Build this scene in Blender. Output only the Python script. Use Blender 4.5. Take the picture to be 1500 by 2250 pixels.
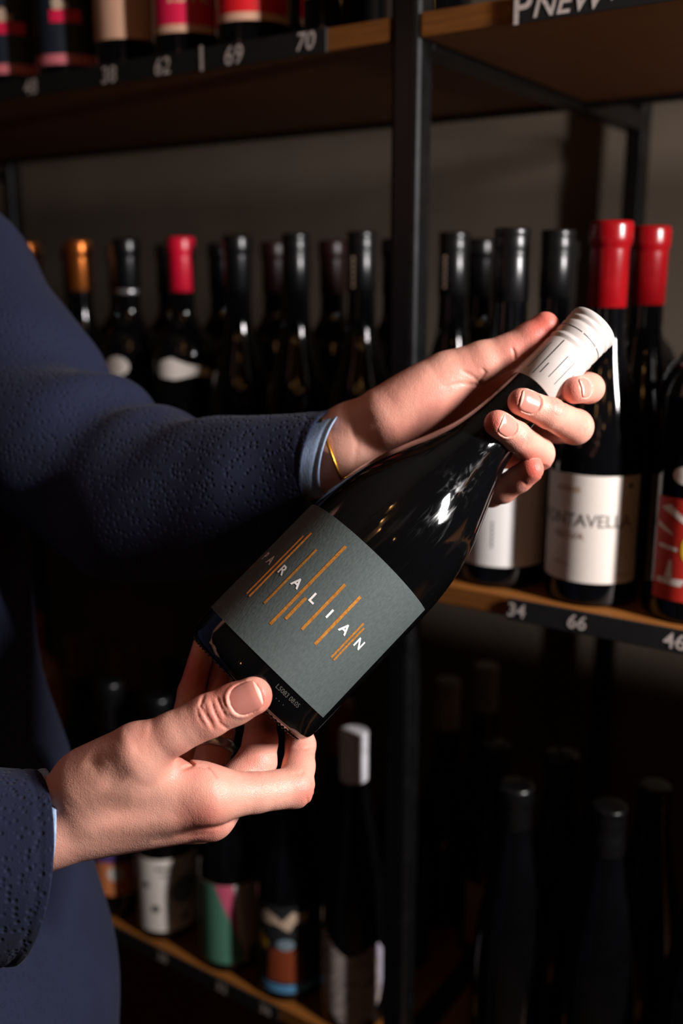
import bpy, bmesh, math, random
import numpy as np
from mathutils import Vector, Matrix

random.seed(7)
rng = np.random.default_rng(7)
scene = bpy.context.scene
COL = scene.collection
for o in list(bpy.data.objects):
    bpy.data.objects.remove(o)

# ------------------------------------------------------------------ camera, world, light, exposure
CAM_Z = 1.45
PITCH = math.radians(13.2)
FPX = 2190.0                                  # focal length in pixels of the 1500 x 2250 frame
CP, SP = math.cos(PITCH), math.sin(PITCH)

cam_data = bpy.data.cameras.new('camera')
cam_data.sensor_fit = 'VERTICAL'
cam_data.sensor_height = 36.0
cam_data.sensor_width = 24.0
cam_data.lens = FPX * 36.0 / 2250.0
cam_data.clip_start = 0.02
cam_data.dof.use_dof = True
cam_data.dof.focus_distance = 0.53
cam_data.dof.aperture_fstop = 4.2
cam_data.dof.aperture_blades = 0
cam = bpy.data.objects.new('camera', cam_data)
cam.location = (0, 0, CAM_Z)
cam.rotation_euler = (math.radians(90) - PITCH, 0, 0)
COL.objects.link(cam)
scene.camera = cam

world = bpy.data.worlds.new('world')
scene.world = world
world.use_nodes = True
world.node_tree.nodes['Background'].inputs[0].default_value = (0.9, 0.8, 0.7, 1)
world.node_tree.nodes['Background'].inputs[1].default_value = 0.02


def area_light(name, loc, target, size, size_y, power, color):
    d = bpy.data.lights.new(name, 'AREA')
    d.shape = 'RECTANGLE'
    d.size = size
    d.size_y = size_y
    d.energy = power
    d.color = color
    o = bpy.data.objects.new(name, d)
    o.location = loc
    o.rotation_euler = (Vector(target) - Vector(loc)).to_track_quat('-Z', 'Y').to_euler()
    COL.objects.link(o)
    return o


# the photographer's softbox, right of the camera
area_light('softbox_light', (0.80, 0.16, 1.665), (0.0, 0.58, 1.36), 0.07, 0.30, 23.5, (1.0, 0.96, 0.95))

scene.view_settings.view_transform = 'Standard'
scene.view_settings.look = 'None'
scene.view_settings.exposure = 0.0
scene.view_settings.gamma = 1.0
scene.view_settings.use_curve_mapping = False

# ------------------------------------------------------------------ coordinates
# "eye" coordinates (mm): x right, y up, z away from the eye point at (0, 0, CAM_Z), used to lay out the near things


def eye(px, py, d):
    return np.array([(px - 750.0) / FPX * d, -(py - 1125.0) / FPX * d, d], dtype=np.float64)


def eye_to_world(p):
    p = np.asarray(p, dtype=np.float64) / 1000.0
    x, y, z = p[..., 0], p[..., 1], p[..., 2]
    return np.stack([x, z * CP + y * SP, CAM_Z + y * CP - z * SP], -1)


def eye_dir(v):
    v = np.asarray(v, dtype=np.float64)
    return Vector((v[0], v[2] * CP + v[1] * SP, v[1] * CP - v[2] * SP))


# shelf coordinates: s along the rack (right positive), t into the rack, z height above the floor
AL = math.radians(33.9)
K0 = (0.0608, 0.85)
EX = Vector((math.cos(AL), -math.sin(AL), 0))
EN = Vector((math.sin(AL), math.cos(AL), 0))


def rack_pt(s, t, z):
    return Vector((K0[0], K0[1], 0)) + EX * s + EN * t + Vector((0, 0, z))


# ------------------------------------------------------------------ materials
MATS = {}


def hexc(h):
    c = [int(h[i:i + 2], 16) / 255 for i in (0, 2, 4)]
    return tuple((x / 12.92 if x <= 0.04045 else ((x + 0.055) / 1.055) ** 2.4) for x in c) + (1,)


def mat(name, color=(0.5, 0.5, 0.5, 1), rough=0.5, metal=0.0, spec=0.5, coat=0.0, emit=None, emit_s=0.0):
    if name in MATS:
        return MATS[name]
    m = bpy.data.materials.new(name)
    m.use_nodes = True
    b = m.node_tree.nodes['Principled BSDF']
    if len(color) == 3:
        color = tuple(color) + (1,)
    b.inputs['Base Color'].default_value = color
    b.inputs['Roughness'].default_value = rough
    b.inputs['Metallic'].default_value = metal
    b.inputs['Specular IOR Level'].default_value = spec
    b.inputs['Coat Weight'].default_value = coat
    if emit:
        b.inputs['Emission Color'].default_value = tuple(emit) + (1,)
        b.inputs['Emission Strength'].default_value = emit_s
    MATS[name] = m
    return m


def nodes_of(m):
    nt = m.node_tree
    return nt, nt.nodes, nt.links, nt.nodes['Principled BSDF']


def add_noise(m, scale, c1, c2, detail=4, rough_var=None, bump=0.0, bump_dist=0.001, stretch=None, coords='Object', distort=0.0):
    nt, N, L, b = nodes_of(m)
    tc = N.new('ShaderNodeTexCoord')
    mp = N.new('ShaderNodeMapping')
    if stretch:
        mp.inputs['Scale'].default_value = stretch
    L.new(tc.outputs[coords], mp.inputs['Vector'])
    nz = N.new('ShaderNodeTexNoise')
    nz.inputs['Scale'].default_value = scale
    nz.inputs['Detail'].default_value = detail
    nz.inputs['Distortion'].default_value = distort
    L.new(mp.outputs['Vector'], nz.inputs['Vector'])
    if c1 is not None:
        r = N.new('ShaderNodeValToRGB')
        r.color_ramp.elements[0].position = 0.3
        r.color_ramp.elements[1].position = 0.7
        r.color_ramp.elements[0].color = c1
        r.color_ramp.elements[1].color = c2
        L.new(nz.outputs['Fac'], r.inputs['Fac'])
        L.new(r.outputs['Color'], b.inputs['Base Color'])
    if rough_var:
        mr = N.new('ShaderNodeMapRange')
        mr.inputs['To Min'].default_value = rough_var[0]
        mr.inputs['To Max'].default_value = rough_var[1]
        L.new(nz.outputs['Fac'], mr.inputs['Value'])
        L.new(mr.outputs['Result'], b.inputs['Roughness'])
    if bump:
        bp = N.new('ShaderNodeBump')
        bp.inputs['Strength'].default_value = bump
        bp.inputs['Distance'].default_value = bump_dist
        L.new(nz.outputs['Fac'], bp.inputs['Height'])
        L.new(bp.outputs['Normal'], b.inputs['Normal'])
    return m


# setting
m_wall = add_noise(mat('plaster', rough=0.9), 6, hexc('5e5246'), hexc('6a5d50'), bump=0.2)
m_floor = add_noise(mat('floor_wood', rough=0.5), 3, hexc('4a3524'), hexc('5b422c'), stretch=(1, 12, 1), bump=0.1)
m_ceil = add_noise(mat('ceiling_paint', rough=0.9), 3, hexc('8a8078'), hexc('968c84'))
m_steel = add_noise(mat('black_steel', rough=0.36, spec=0.45), 60, hexc('060607'), hexc('0b0b0c'), rough_var=(0.30, 0.42))
m_oak = add_noise(mat('oak', rough=0.55), 18, hexc('6c3e12'), hexc('88521b'), stretch=(1.2, 14, 14), detail=6, bump=0.15)
m_strip = add_noise(mat('chalk_strip', rough=0.6), 40, hexc('0b0b0c'), hexc('131315'))
m_chalk = add_noise(mat('chalk', rough=0.9), 300, hexc('b9a9a2'), hexc('d6c9c2'))
# bottles
m_glass = add_noise(mat('dark_glass', rough=0.06, spec=0.55), 35, hexc('050506'), hexc('08080a'), rough_var=(0.03, 0.10))
m_glass_green = add_noise(mat('green_glass', rough=0.06, spec=0.55), 35, hexc('060b07'), hexc('0a100b'), rough_var=(0.03, 0.1))
m_glass_amber = add_noise(mat('amber_glass', rough=0.06, spec=0.55), 35, hexc('b8680a'), hexc('c8760e'), rough_var=(0.03, 0.1))


def cap_mat(name, hexa, rough=0.32, metal=0.0):
    c = hexc(hexa)
    c2 = tuple(min(1, x * 1.15) for x in c[:3]) + (1,)
    return add_noise(mat(name, rough=rough, metal=metal), 60, c, c2, rough_var=(rough - 0.05, rough + 0.06))


m_cap_black = cap_mat('capsule_black', '0b0b0c', 0.30)
m_cap_red = cap_mat('capsule_red', '7c050c', 0.26)
m_cap_red_shaded = cap_mat('capsule_red_shaded', '22060a', 0.4)  # red capsule with the back row's shade darkened into its colour
m_cap_crimson = cap_mat('capsule_crimson', 'c2102e', 0.34)
m_cap_copper = cap_mat('capsule_copper', 'b8672c', 0.34, 0.8)
m_cap_white = cap_mat('capsule_white', 'cfccd0', 0.45)
m_cap_grey = cap_mat('capsule_grey', '8b8480', 0.5)
m_cap_brown = cap_mat('capsule_brown', '6a4630', 0.4)
m_cap_orange = cap_mat('capsule_orange', 'b8480e', 0.4)
m_silver_band = cap_mat('silver_band', 'b9b7bb', 0.3, 0.8)


def paper(name, hexa, rough=0.6, var=1.06):
    c = hexc(hexa)
    c2 = tuple(min(1, x * var) for x in c[:3]) + (1,)
    return add_noise(mat(name, rough=rough), 400, c, c2, bump=0.08, bump_dist=0.0002)


p_cream = paper('paper_cream', 'd8cdc4')
p_white = paper('paper_white', 'dcd6d2')
p_beige = paper('paper_beige', 'c99a80')
p_magenta = paper('paper_magenta', 'd00d42')
p_red = paper('paper_red', 'cc0a18')
p_brick = paper('paper_brick_red', 'b3200f')
p_navy = paper('paper_navy', '121a26')
p_pink = paper('paper_pink', 'c86a72')
p_rose = paper('paper_rose', 'c0506c')
p_green = paper('paper_green', '4a7a66')
p_teal = paper('paper_teal', '6f8088')
p_ink = paper('ink_black', '1a1a1c')
p_inkgrey = paper('ink_grey', '5a5450')
p_inkbrown = paper('ink_brown', '8c6456')
p_yellow = paper('paper_yellow', 'd8a81c')
p_orange = paper('paper_orange', 'd07a48')
p_rust = paper('paper_rust', '7a3212')
p_blue = paper('paper_sky_blue', '4f86ac')
p_tan = paper('paper_tan', 'b89e88')
p_floral = add_noise(mat('paper_floral', rough=0.6), 160, hexc('5a4a46'), hexc('d0beb6'), detail=3, distort=2.0)
p_violet = paper('paper_violet', '503a78')

# ------------------------------------------------------------------ mesh helpers


def mesh_obj(name, verts, faces, material, parent=None, smooth=True, mats=None):
    me = bpy.data.meshes.new(name)
    me.from_pydata([tuple(v) for v in verts], [], [tuple(f) for f in faces])
    me.update()
    if smooth:
        me.polygons.foreach_set('use_smooth', np.ones(len(me.polygons), dtype=bool))
    o = bpy.data.objects.new(name, me)
    if material:
        me.materials.append(material)
    COL.objects.link(o)
    o.parent = parent
    return o


def bm_obj(name, bm, material, parent=None, smooth=False):
    me = bpy.data.meshes.new(name)
    bm.normal_update()
    bm.to_mesh(me)
    bm.free()
    if smooth:
        me.polygons.foreach_set('use_smooth', np.ones(len(me.polygons), dtype=bool))
    me.materials.append(material)
    o = bpy.data.objects.new(name, me)
    COL.objects.link(o)
    o.parent = parent
    return o


def empty(name, loc=(0, 0, 0), rotz=0.0):
    o = bpy.data.objects.new(name, None)
    o.empty_display_size = 0.05
    o.location = loc
    o.rotation_euler = (0, 0, rotz)
    COL.objects.link(o)
    return o


def tag(o, label, cat, group=None, kind=None):
    if label:
        o['label'] = label
    if cat:
        o['category'] = cat
    if group:
        o['group'] = group
    if kind:
        o['kind'] = kind
    return o


def lathe_data(profile, seg=48, close_bottom=True, close_top=True):
    """profile: list of (r, h) from bottom to top."""
    V, Fc = [], []
    n = len(profile)
    for r, h in profile:
        for i in range(seg):
            a = 2 * math.pi * i / seg
            V.append((r * math.cos(a), r * math.sin(a), h))
    for j in range(n - 1):
        for i in range(seg):
            k = (i + 1) % seg
            Fc.append((j * seg + i, j * seg + k, (j + 1) * seg + k, (j + 1) * seg + i))
    if close_bottom:
        V.append((0, 0, profile[0][1]))
        c = len(V) - 1
        for i in range(seg):
            Fc.append((c, (i + 1) % seg, i))
    if close_top:
        V.append((0, 0, profile[-1][1]))
        c = len(V) - 1
        b = (n - 1) * seg
        for i in range(seg):
            Fc.append((c, b + i, b + (i + 1) % seg))
    return V, Fc


def smooth_profile(pts, n=10):
    """Catmull-Rom through (h, r) points -> list of (r, h)."""
    P = np.array(pts, float)
    out = []
    for i in range(len(P) - 1):
        p0 = P[max(i - 1, 0)]
        p1, p2 = P[i], P[i + 1]
        p3 = P[min(i + 2, len(P) - 1)]
        for k in range(n):
            t = k / n
            q = 0.5 * ((2 * p1) + (-p0 + p2) * t + (2 * p0 - 5 * p1 + 4 * p2 - p3) * t * t + (-p0 + 3 * p1 - 3 * p2 + p3) * t ** 3)
            out.append((q[1], q[0]))
    out.append((P[-1][1], P[-1][0]))
    return out


def box_bm(bm, lo, hi, bev=0.0):
    r = bmesh.ops.create_cube(bm, size=1.0)
    vs = r['verts']
    for v in vs:
        v.co = Vector([(lo[i] + hi[i]) / 2 + v.co[i] * (hi[i] - lo[i]) for i in range(3)])
    if bev > 0:
        es = list({e for v in vs for e in v.link_edges})
        bmesh.ops.bevel(bm, geom=es, offset=bev, segments=2, affect='EDGES', profile=0.5)


def box(name, lo, hi, material, parent=None, bev=0.0):
    bm = bmesh.new()
    box_bm(bm, lo, hi, bev)
    return bm_obj(name, bm, material, parent)


def text_2d(txt, size, bold=0.0, shear=0.0, align='CENTER'):
    """returns (verts 2D, faces) of a text, centred on its middle."""
    cu = bpy.data.curves.new('lettering_tmp', 'FONT')
    cu.body = txt
    cu.size = size
    cu.align_x = align
    cu.align_y = 'CENTER'
    cu.offset = bold
    cu.shear = shear
    cu.resolution_u = 4
    ob = bpy.data.objects.new('lettering_tmp', cu)
    COL.objects.link(ob)
    dg = bpy.context.evaluated_depsgraph_get()
    me = bpy.data.meshes.new_from_object(ob.evaluated_get(dg))
    V = [(v.co.x, v.co.y) for v in me.vertices]
    Fc = [tuple(p.vertices) for p in me.polygons]
    bpy.data.objects.remove(ob)
    bpy.data.curves.remove(cu)
    bpy.data.meshes.remove(me)
    return V, Fc


def wrap_shape(name, polys, R, off, phi0, h0, material, parent, step=0.003, thick=0.0):
    """polys: 2-D polygons (x arc-length right as read, y up) laid on a cylinder of radius R around local Z.
    Angle grows anticlockwise seen from above, which reads left to right from outside."""
    bm = bmesh.new()
    for pl in polys:
        vs = [bm.verts.new((x, y, 0)) for x, y in pl]
        if len(vs) >= 3:
            bm.faces.new(vs)
    xs = [v.co.x for v in bm.verts]
    x = min(xs) + step
    while x < max(xs):
        g = bm.verts[:] + bm.edges[:] + bm.faces[:]
        bmesh.ops.bisect_plane(bm, geom=g, plane_co=(x, 0, 0), plane_no=(1, 0, 0))
        x += step
    bmesh.ops.triangulate(bm, faces=bm.faces[:])
    if thick:
        r = bmesh.ops.extrude_face_region(bm, geom=bm.faces[:])
        for v in r['geom']:
            if isinstance(v, bmesh.types.BMVert):
                v.co.z += thick
    for v in bm.verts:
        a = phi0 + v.co.x / R
        rr = R + off + v.co.z
        v.co = Vector((rr * math.cos(a), rr * math.sin(a), h0 + v.co.y))
    bmesh.ops.recalc_face_normals(bm, faces=bm.faces[:])
    return bm_obj(name, bm, material, parent)


def wrap_text(name, txt, size, R, off, phi0, h0, material, parent, bold=0.0, shear=0.0, sx=1.0):
    V, Fc = text_2d(txt, size, bold, shear)
    W = []
    for x, y in V:
        a = phi0 + x * sx / R
        W.append(((R + off) * math.cos(a), (R + off) * math.sin(a), h0 + y))
    return mesh_obj(name, W, Fc, material, parent, smooth=False)


def rect(x0, x1, y0, y1):
    return [(x0, y0), (x1, y0), (x1, y1), (x0, y1)]


def circle(cx, cy, r, n=24, ry=None):
    ry = ry or r
    return [(cx + r * math.cos(2 * math.pi * i / n), cy + ry * math.sin(2 * math.pi * i / n)) for i in range(n)]


def curved_label(name, R, off, a0, a1, h0, h1, material, parent, n=40, thick=0.0002):
    V, Fc = [], []
    for i in range(n + 1):
        a = a0 + (a1 - a0) * i / n
        for rr in (R + off, R + off + thick):
            for h in (h0, h1):
                V.append((rr * math.cos(a), rr * math.sin(a), h))
    for i in range(n):
        b = i * 4
        c = b + 4
        Fc += [(b + 2, c + 2, c + 3, b + 3), (b, b + 1, c + 1, c), (b + 1, b + 3, c + 3, c + 1), (b, c, c + 2, b + 2)]
    Fc += [(0, 2, 3, 1), (n * 4, n * 4 + 1, n * 4 + 3, n * 4 + 2)]
    return mesh_obj(name, V, Fc, material, parent, smooth=False)

# ------------------------------------------------------------------ the room (laid out in rack coordinates)


def in_rack(o):
    o.location = (K0[0], K0[1], 0)
    o.rotation_euler = (0, 0, -AL)
    return o


S0, S1, T0, T1, ZC = -2.6, 2.8, -3.4, 0.66, 2.75
for nm, lo, hi, m in (
        ('floor', (S0, T0, -0.06), (S1, T1, 0.0), m_floor),
        ('ceiling', (S0, T0, ZC), (S1, T1, ZC + 0.06), m_ceil),
        ('wall_back', (S0, T1, 0.0), (S1, T1 + 0.08, ZC), m_wall),
        ('wall_front', (S0, T0 - 0.08, 0.0), (S1, T0, ZC), m_wall),
        ('wall_left', (S0 - 0.08, T0, 0.0), (S0, T1, ZC), m_wall),
        ('wall_right', (S1, T0, 0.0), (S1 + 0.08, T1, ZC), m_wall)):
    tag(in_rack(box(nm, lo, hi, m)), None, None, kind='structure')

# ------------------------------------------------------------------ the rack
PW = 0.026
BAY = 1.226
Z_TOP, Z_MID, Z_LOW = CAM_Z + 0.203, CAM_Z - 0.260, CAM_Z - 0.775       # upper faces of the boards
BT = 0.018
BOARD_D = 0.36
FRAME_D = 0.60
rack = in_rack(empty('shelving_rack'))
tag(rack, 'black steel shelving rack with oak boards full of wine bottles', 'rack')
for s in (-BAY - PW, -PW, BAY - PW):
    for t in (0.0, FRAME_D - PW):
        box('post', (s, t, 0.0), (s + PW, t + PW, 2.35), m_steel, rack, 0.0045)
for z in (0.30, Z_LOW, Z_MID, Z_TOP, 2.14):
    for s in (-BAY - PW, -PW, BAY - PW):
        box('side_rail', (s + 0.001, PW, z - BT - 0.006), (s + PW - 0.001, FRAME_D - PW, z - 0.001), m_steel, rack, 0.002)
    for s0 in (-BAY, 0.0):
        box('shelf_board', (s0 + 0.001, 0.001, z - BT), (s0 + BAY - PW - 0.001, BOARD_D, z), m_oak, rack, 0.0012)
        box('board_rail', (s0, BOARD_D + 0.001, z - BT - 0.006), (s0 + BAY - PW, BOARD_D + 0.014, z - 0.002), m_steel, rack, 0.001)
# ------------------------------------------------------------------ price strips with chalk figures


def strip(s0, s1, z, marks, label, h=0.0195):
    o = in_rack(empty('price_strip'))
    o.location = rack_pt(s0, 0, z)
    tag(o, label, 'price strip', 'chalk price strips on the shelf edges')
    box('strip', (0, -0.0025, -h + 0.001), (s1 - s0, -0.0002, 0.001 - 0.001), m_strip, o, 0.0005)
    for txt, s, size, dz, sh in marks:
        V, Fc = text_2d(txt, size, bold=size * 0.012, shear=sh)
        W = [(s - s0 + x, -0.0029, -h / 2 + dz + y) for x, y in V]
        mesh_obj('chalk_number', W, Fc, m_chalk, o, smooth=False)
    return o


strip(-1.0, -0.087, Z_TOP, [('48', -0.459, 0.021, -0.001, 0.1), ('38', -0.344, 0.021, -0.001, 0.1), ('62', -0.273, 0.021, -0.001, 0.1),
                            ('I', -0.224, 0.030, 0.0, 0.0), ('69', -0.187, 0.022, -0.001, 0.1), ('70', -0.109, 0.020, 0.001, 0.2)],
      'black price strip on the upper left shelf chalked 48 to 70', 0.0205)
strip(0.084, 0.75, Z_TOP, [('P', 0.0885, 0.032, 0.0, 0.0), ('NEW', 0.123, 0.023, 0.0, 0.25), ('VIN', 0.168, 0.023, 0.004, 0.25)],
      'black strip on the upper right shelf chalked with words', 0.0205)
strip(0.096, 0.75, Z_MID, [('34', 0.1035, 0.0165, 0, 0.1), ('66', 0.156, 0.0165, 0, 0.15), ('46', 0.2345, 0.0175, 0, 0.0)],
      'black strip chalked 34 and 66 below the cream labelled bottles', 0.0200)
strip(-1.05, -0.155, Z_LOW, [('38', -0.328, 0.0165, 0, 0.1), ('32', -0.236, 0.0165, 0, 0.1), ('36', -0.173, 0.0165, 0, 0.1)],
      'black price strip on the lower left shelf', 0.0200)

# ------------------------------------------------------------------ bottles on the rack
PROFILES = {
    'burgundy': (0.038, [(0, 0.034), (0.002, 0.0366), (0.007, 0.038), (0.06, 0.038), (0.112, 0.0379), (0.135, 0.0355), (0.160, 0.0288),
                         (0.185, 0.0212), (0.205, 0.0166), (0.228, 0.0146), (0.29, 0.0138)]),
    'bordeaux': (0.0375, [(0, 0.034), (0.002, 0.0362), (0.007, 0.0375), (0.06, 0.0375), (0.16, 0.0375), (0.178, 0.0362), (0.193, 0.0300),
                          (0.205, 0.0205), (0.217, 0.0155), (0.232, 0.0145), (0.29, 0.0138)]),
    'flute': (0.0370, [(0, 0.034), (0.002, 0.0355), (0.007, 0.0370), (0.06, 0.0370), (0.12, 0.0365), (0.165, 0.0325), (0.205, 0.0255),
                       (0.245, 0.0185), (0.272, 0.0152), (0.29, 0.0145), (0.315, 0.0138)]),
}
MESH = {}


def cached(key, build):
    if key not in MESH:
        MESH[key] = build()
    return MESH[key]


def lathe_mesh(name, profile, material, seg=40):
    V, Fc = lathe_data(profile, seg)
    me = bpy.data.meshes.new(name)
    me.from_pydata(V, [], Fc)
    me.polygons.foreach_set('use_smooth', np.ones(len(me.polygons), dtype=bool))
    me.materials.append(material)
    return me


def child(name, me, parent):
    o = bpy.data.objects.new(name, me)
    COL.objects.link(o)
    o.parent = parent
    return o


def cap_profile(style, H, L):
    z0 = H - L
    if style == 'foil':
        return [(0.0150, z0), (0.0153, z0 + 0.0005), (0.0152, H - 0.022), (0.0154, H - 0.0195), (0.0166, H - 0.0175), (0.0169, H - 0.013),
                (0.0168, H - 0.004), (0.0160, H - 0.0008), (0.014, H)]
    return [(0.0146, z0), (0.0150, z0 + 0.0005), (0.0150, H - 0.025), (0.0145, H - 0.0235), (0.0153, H - 0.0215), (0.0146, H - 0.0195),
            (0.0151, H - 0.018), (0.0152, H - 0.009), (0.0146, H - 0.0075), (0.0153, H - 0.006), (0.0153, H - 0.0015), (0.0145, H - 0.0002), (0.012, H)]


def bottle(kind, s, t, z, cap, style, label, group, H=0.300, L=0.060, glass=None, deco=None, face=0.0, band=None):
    R, prof = PROFILES[kind]
    glass = glass or m_glass
    p = rack_pt(s, t, z + 0.0005)
    to_cam = math.atan2(-p.y, -p.x)
    root = empty('wine_bottle', p, to_cam + math.radians(face))
    tag(root, label, 'bottle', group)
    pr = list(prof)
    pr[-1] = (H - 0.004, pr[-1][1])
    gm = cached((kind, H, glass.name), lambda: lathe_mesh('glass_body', smooth_profile(pr, 5), glass))
    child('glass_body', gm, root)
    if cap is not None:
        cm = cached((style, H, L, cap.name), lambda: lathe_mesh('capsule', cap_profile(style, H, L), cap))
        child('capsule', cm, root)
    if band:
        bmesh_ = cached(('band', H, L), lambda: lathe_mesh('capsule_band', [(0.0150, H - L - 0.003), (0.0157, H - L - 0.0025), (0.0157, H - L + 0.002), (0.0150, H - L + 0.0025)], m_silver_band))
        child('capsule_band', bmesh_, root)
    if deco:
        deco(root, R)
    return root


D = math.radians


def deco_plain(a0, a1, h0, h1, material):
    def f(root, R):
        curved_label('label', R, 0.0002, D(a0), D(a1), h0, h1, material, root, 24)
    return f


def deco_bordered(border, inner, h0=0.022, h1=0.115, txt=None):
    def f(root, R):
        lb = curved_label('label', R, 0.0002, D(-62), D(62), h0, h1, border, root, 28)
        curved_label('label_field', R, 0.0005, D(-54), D(54), h0 + 0.007, h1 - 0.007, inner, lb, 28)
        if txt:
            wrap_text('lettering', txt, 0.02, R, 0.0009, 0, h0 + 0.032, border, lb, bold=0.0004)
    return f


def deco_navy_pink(root, R):
    lb = curved_label('label', R, 0.0002, D(-75), D(75), 0.012, 0.125, p_navy, root, 28)
    curved_label('pink_band', R, 0.0005, D(-75), D(75), 0.012, 0.022, p_pink, lb, 28)
    curved_label('magenta_block', R, 0.0005, D(-32), D(18), 0.052, 0.064, p_magenta, lb, 12)
    wrap_shape('pale_figure', [circle(-0.012, 0.070, 0.006, ry=0.008), circle(-0.0045, 0.068, 0.0035)], R, 0.0006, 0, 0, p_tan, lb)


def deco_fonta(root, R):
    lb = curved_label('label', R, 0.0002, D(-95), D(62), 0.020, 0.108, p_cream, root, 40)
    wrap_text('lettering', 'FONTAVELLA', 0.0145, R, 0.0006, D(-15), 0.071, p_inkgrey, lb, bold=0.0001, sx=0.92)
    wrap_text('small_print', 'RISERVA', 0.0075, R, 0.0006, D(-32), 0.058, p_inkbrown, lb)
    wrap_text('small_print', 'MMXX', 0.005, R, 0.0006, D(-40), 0.034, p_inkbrown, lb)
    wrap_text('small_print', '750 ml', 0.0045, R, 0.0006, D(40), 0.027, p_inkbrown, lb)
    wrap_shape('emblem', [circle(0.029, 0.100, 0.0025)], R, 0.0006, 0, 0, p_inkgrey, lb)
    wrap_shape('small_print_line', [rect(-0.034, -0.012, 0.094, 0.0985)], R, 0.0005, 0, 0, p_tan, lb)


def deco_white(root, R):
    lb = curved_label('label', R, 0.0002, D(-85), D(78), 0.019, 0.110, p_white, root, 40)
    for dx in (-0.0115, ):
        wrap_shape('vertical_print', [rect(dx, dx + 0.002, 0.036 + 0.004 * k, 0.0385 + 0.004 * k) for k in range(6)], R, 0.0005, 0, 0, p_inkgrey, lb)
    wrap_shape('vertical_print', [rect(0.030, 0.0315, 0.048 + 0.003 * k, 0.050 + 0.003 * k) for k in range(9)], R, 0.0005, 0, 0, p_tan, lb)


def deco_redart(root, R):
    lb = curved_label('label', R, 0.0002, D(-58), D(58), 0.018, 0.098, p_brick, root, 30)
    shapes = [[(-0.034, 0.090), (-0.026, 0.093), (-0.012, 0.082), (-0.010, 0.076), (-0.022, 0.084)],
              [(-0.036, 0.079), (-0.024, 0.072), (-0.022, 0.069), (-0.036, 0.075)],
              [(-0.034, 0.062), (-0.018, 0.060), (-0.018, 0.057), (-0.034, 0.059)],
              [(-0.027, 0.036), (-0.024, 0.050), (-0.022, 0.050), (-0.021, 0.036)],
              [(-0.034, 0.031), (-0.014, 0.030), (-0.010, 0.036), (-0.034, 0.035)]]
    wrap_shape('cream_drawing', shapes, R, 0.0005, 0, 0, p_cream, lb)
    wrap_shape('yellow_drawing', [circle(-0.011, 0.060, 0.0045, ry=0.010), rect(-0.008, 0.006, 0.019, 0.024)], R, 0.0006, 0, 0, p_yellow, lb)
    wrap_shape('white_panel', [rect(-0.007, 0.016, 0.026, 0.090)], R, 0.0007, 0, 0, p_white, lb)
    cl = wrap_shape('cloud_label', [circle(-0.016, 0.116, 0.010, ry=0.007), circle(-0.003, 0.119, 0.011, ry=0.009), circle(0.008, 0.115, 0.008, ry=0.006)],
                    R, 0.0003, 0, 0, p_cream, root)
    wrap_shape('cloud_print', [circle(-0.003, 0.116, 0.004)], R, 0.0006, 0, 0, p_ink, cl)


def deco_neckwing(root, R):
    pl = [[(-0.036, 0.156), (-0.030, 0.166), (-0.016, 0.170), (0.002, 0.163), (0.030, 0.157), (0.040, 0.150), (0.034, 0.147), (0.012, 0.150), (-0.012, 0.145), (-0.032, 0.147)]]
    wrap_shape('wing_label', pl, R, 0.0004, 0, 0, p_cream, root)


def deco_neckdot(root, R):
    wrap_shape('round_label', [circle(-0.018, 0.156, 0.015, ry=0.012)], R, 0.0004, 0, 0, p_cream, root)


def deco_lowcream(root, R):
    lb = curved_label('label', R, 0.0002, D(-58), D(72), 0.012, 0.108, p_cream, root, 30)
    wrap_shape('teal_circle', [circle(0.023, 0.064, 0.019, 32)], R, 0.0005, 0, 0, p_teal, lb)
    for shp in (circle(-0.014, 0.043, 0.0055), circle(0.021, 0.028, 0.005), circle(-0.024, 0.074, 0.004), rect(-0.012, 0.012, 0.094, 0.098), rect(-0.008, 0.010, 0.086, 0.0885)):
        wrap_shape('dark_print', [shp], R, 0.0006, 0, 0, p_inkgrey, lb)


def deco_lowgreen(root, R):
    lb = curved_label('label', R, 0.0002, D(-72), D(72), 0.012, 0.112, p_tan, root, 30)
    wrap_shape('green_field', [[(-0.046, 0.012), (0.011, 0.012), (0.016, 0.020), (-0.018, 0.112), (-0.046, 0.112)]], R, 0.0005, 0, 0, p_green, lb)
    wrap_shape('rose_field', [[(-0.018, 0.112), (0.004, 0.112), (0.009, 0.040)]], R, 0.0006, 0, 0, p_rose, lb)
    wrap_shape('white_stripe', [[(0.003, 0.112), (0.010, 0.112), (0.013, 0.036), (0.008, 0.050)]], R, 0.0007, 0, 0, p_white, lb)
    wrap_shape('black_corner', [[(0.018, 0.012), (0.046, 0.012), (0.046, 0.016), (0.021, 0.034)]], R, 0.0006, 0, 0, p_ink, lb)


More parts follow.
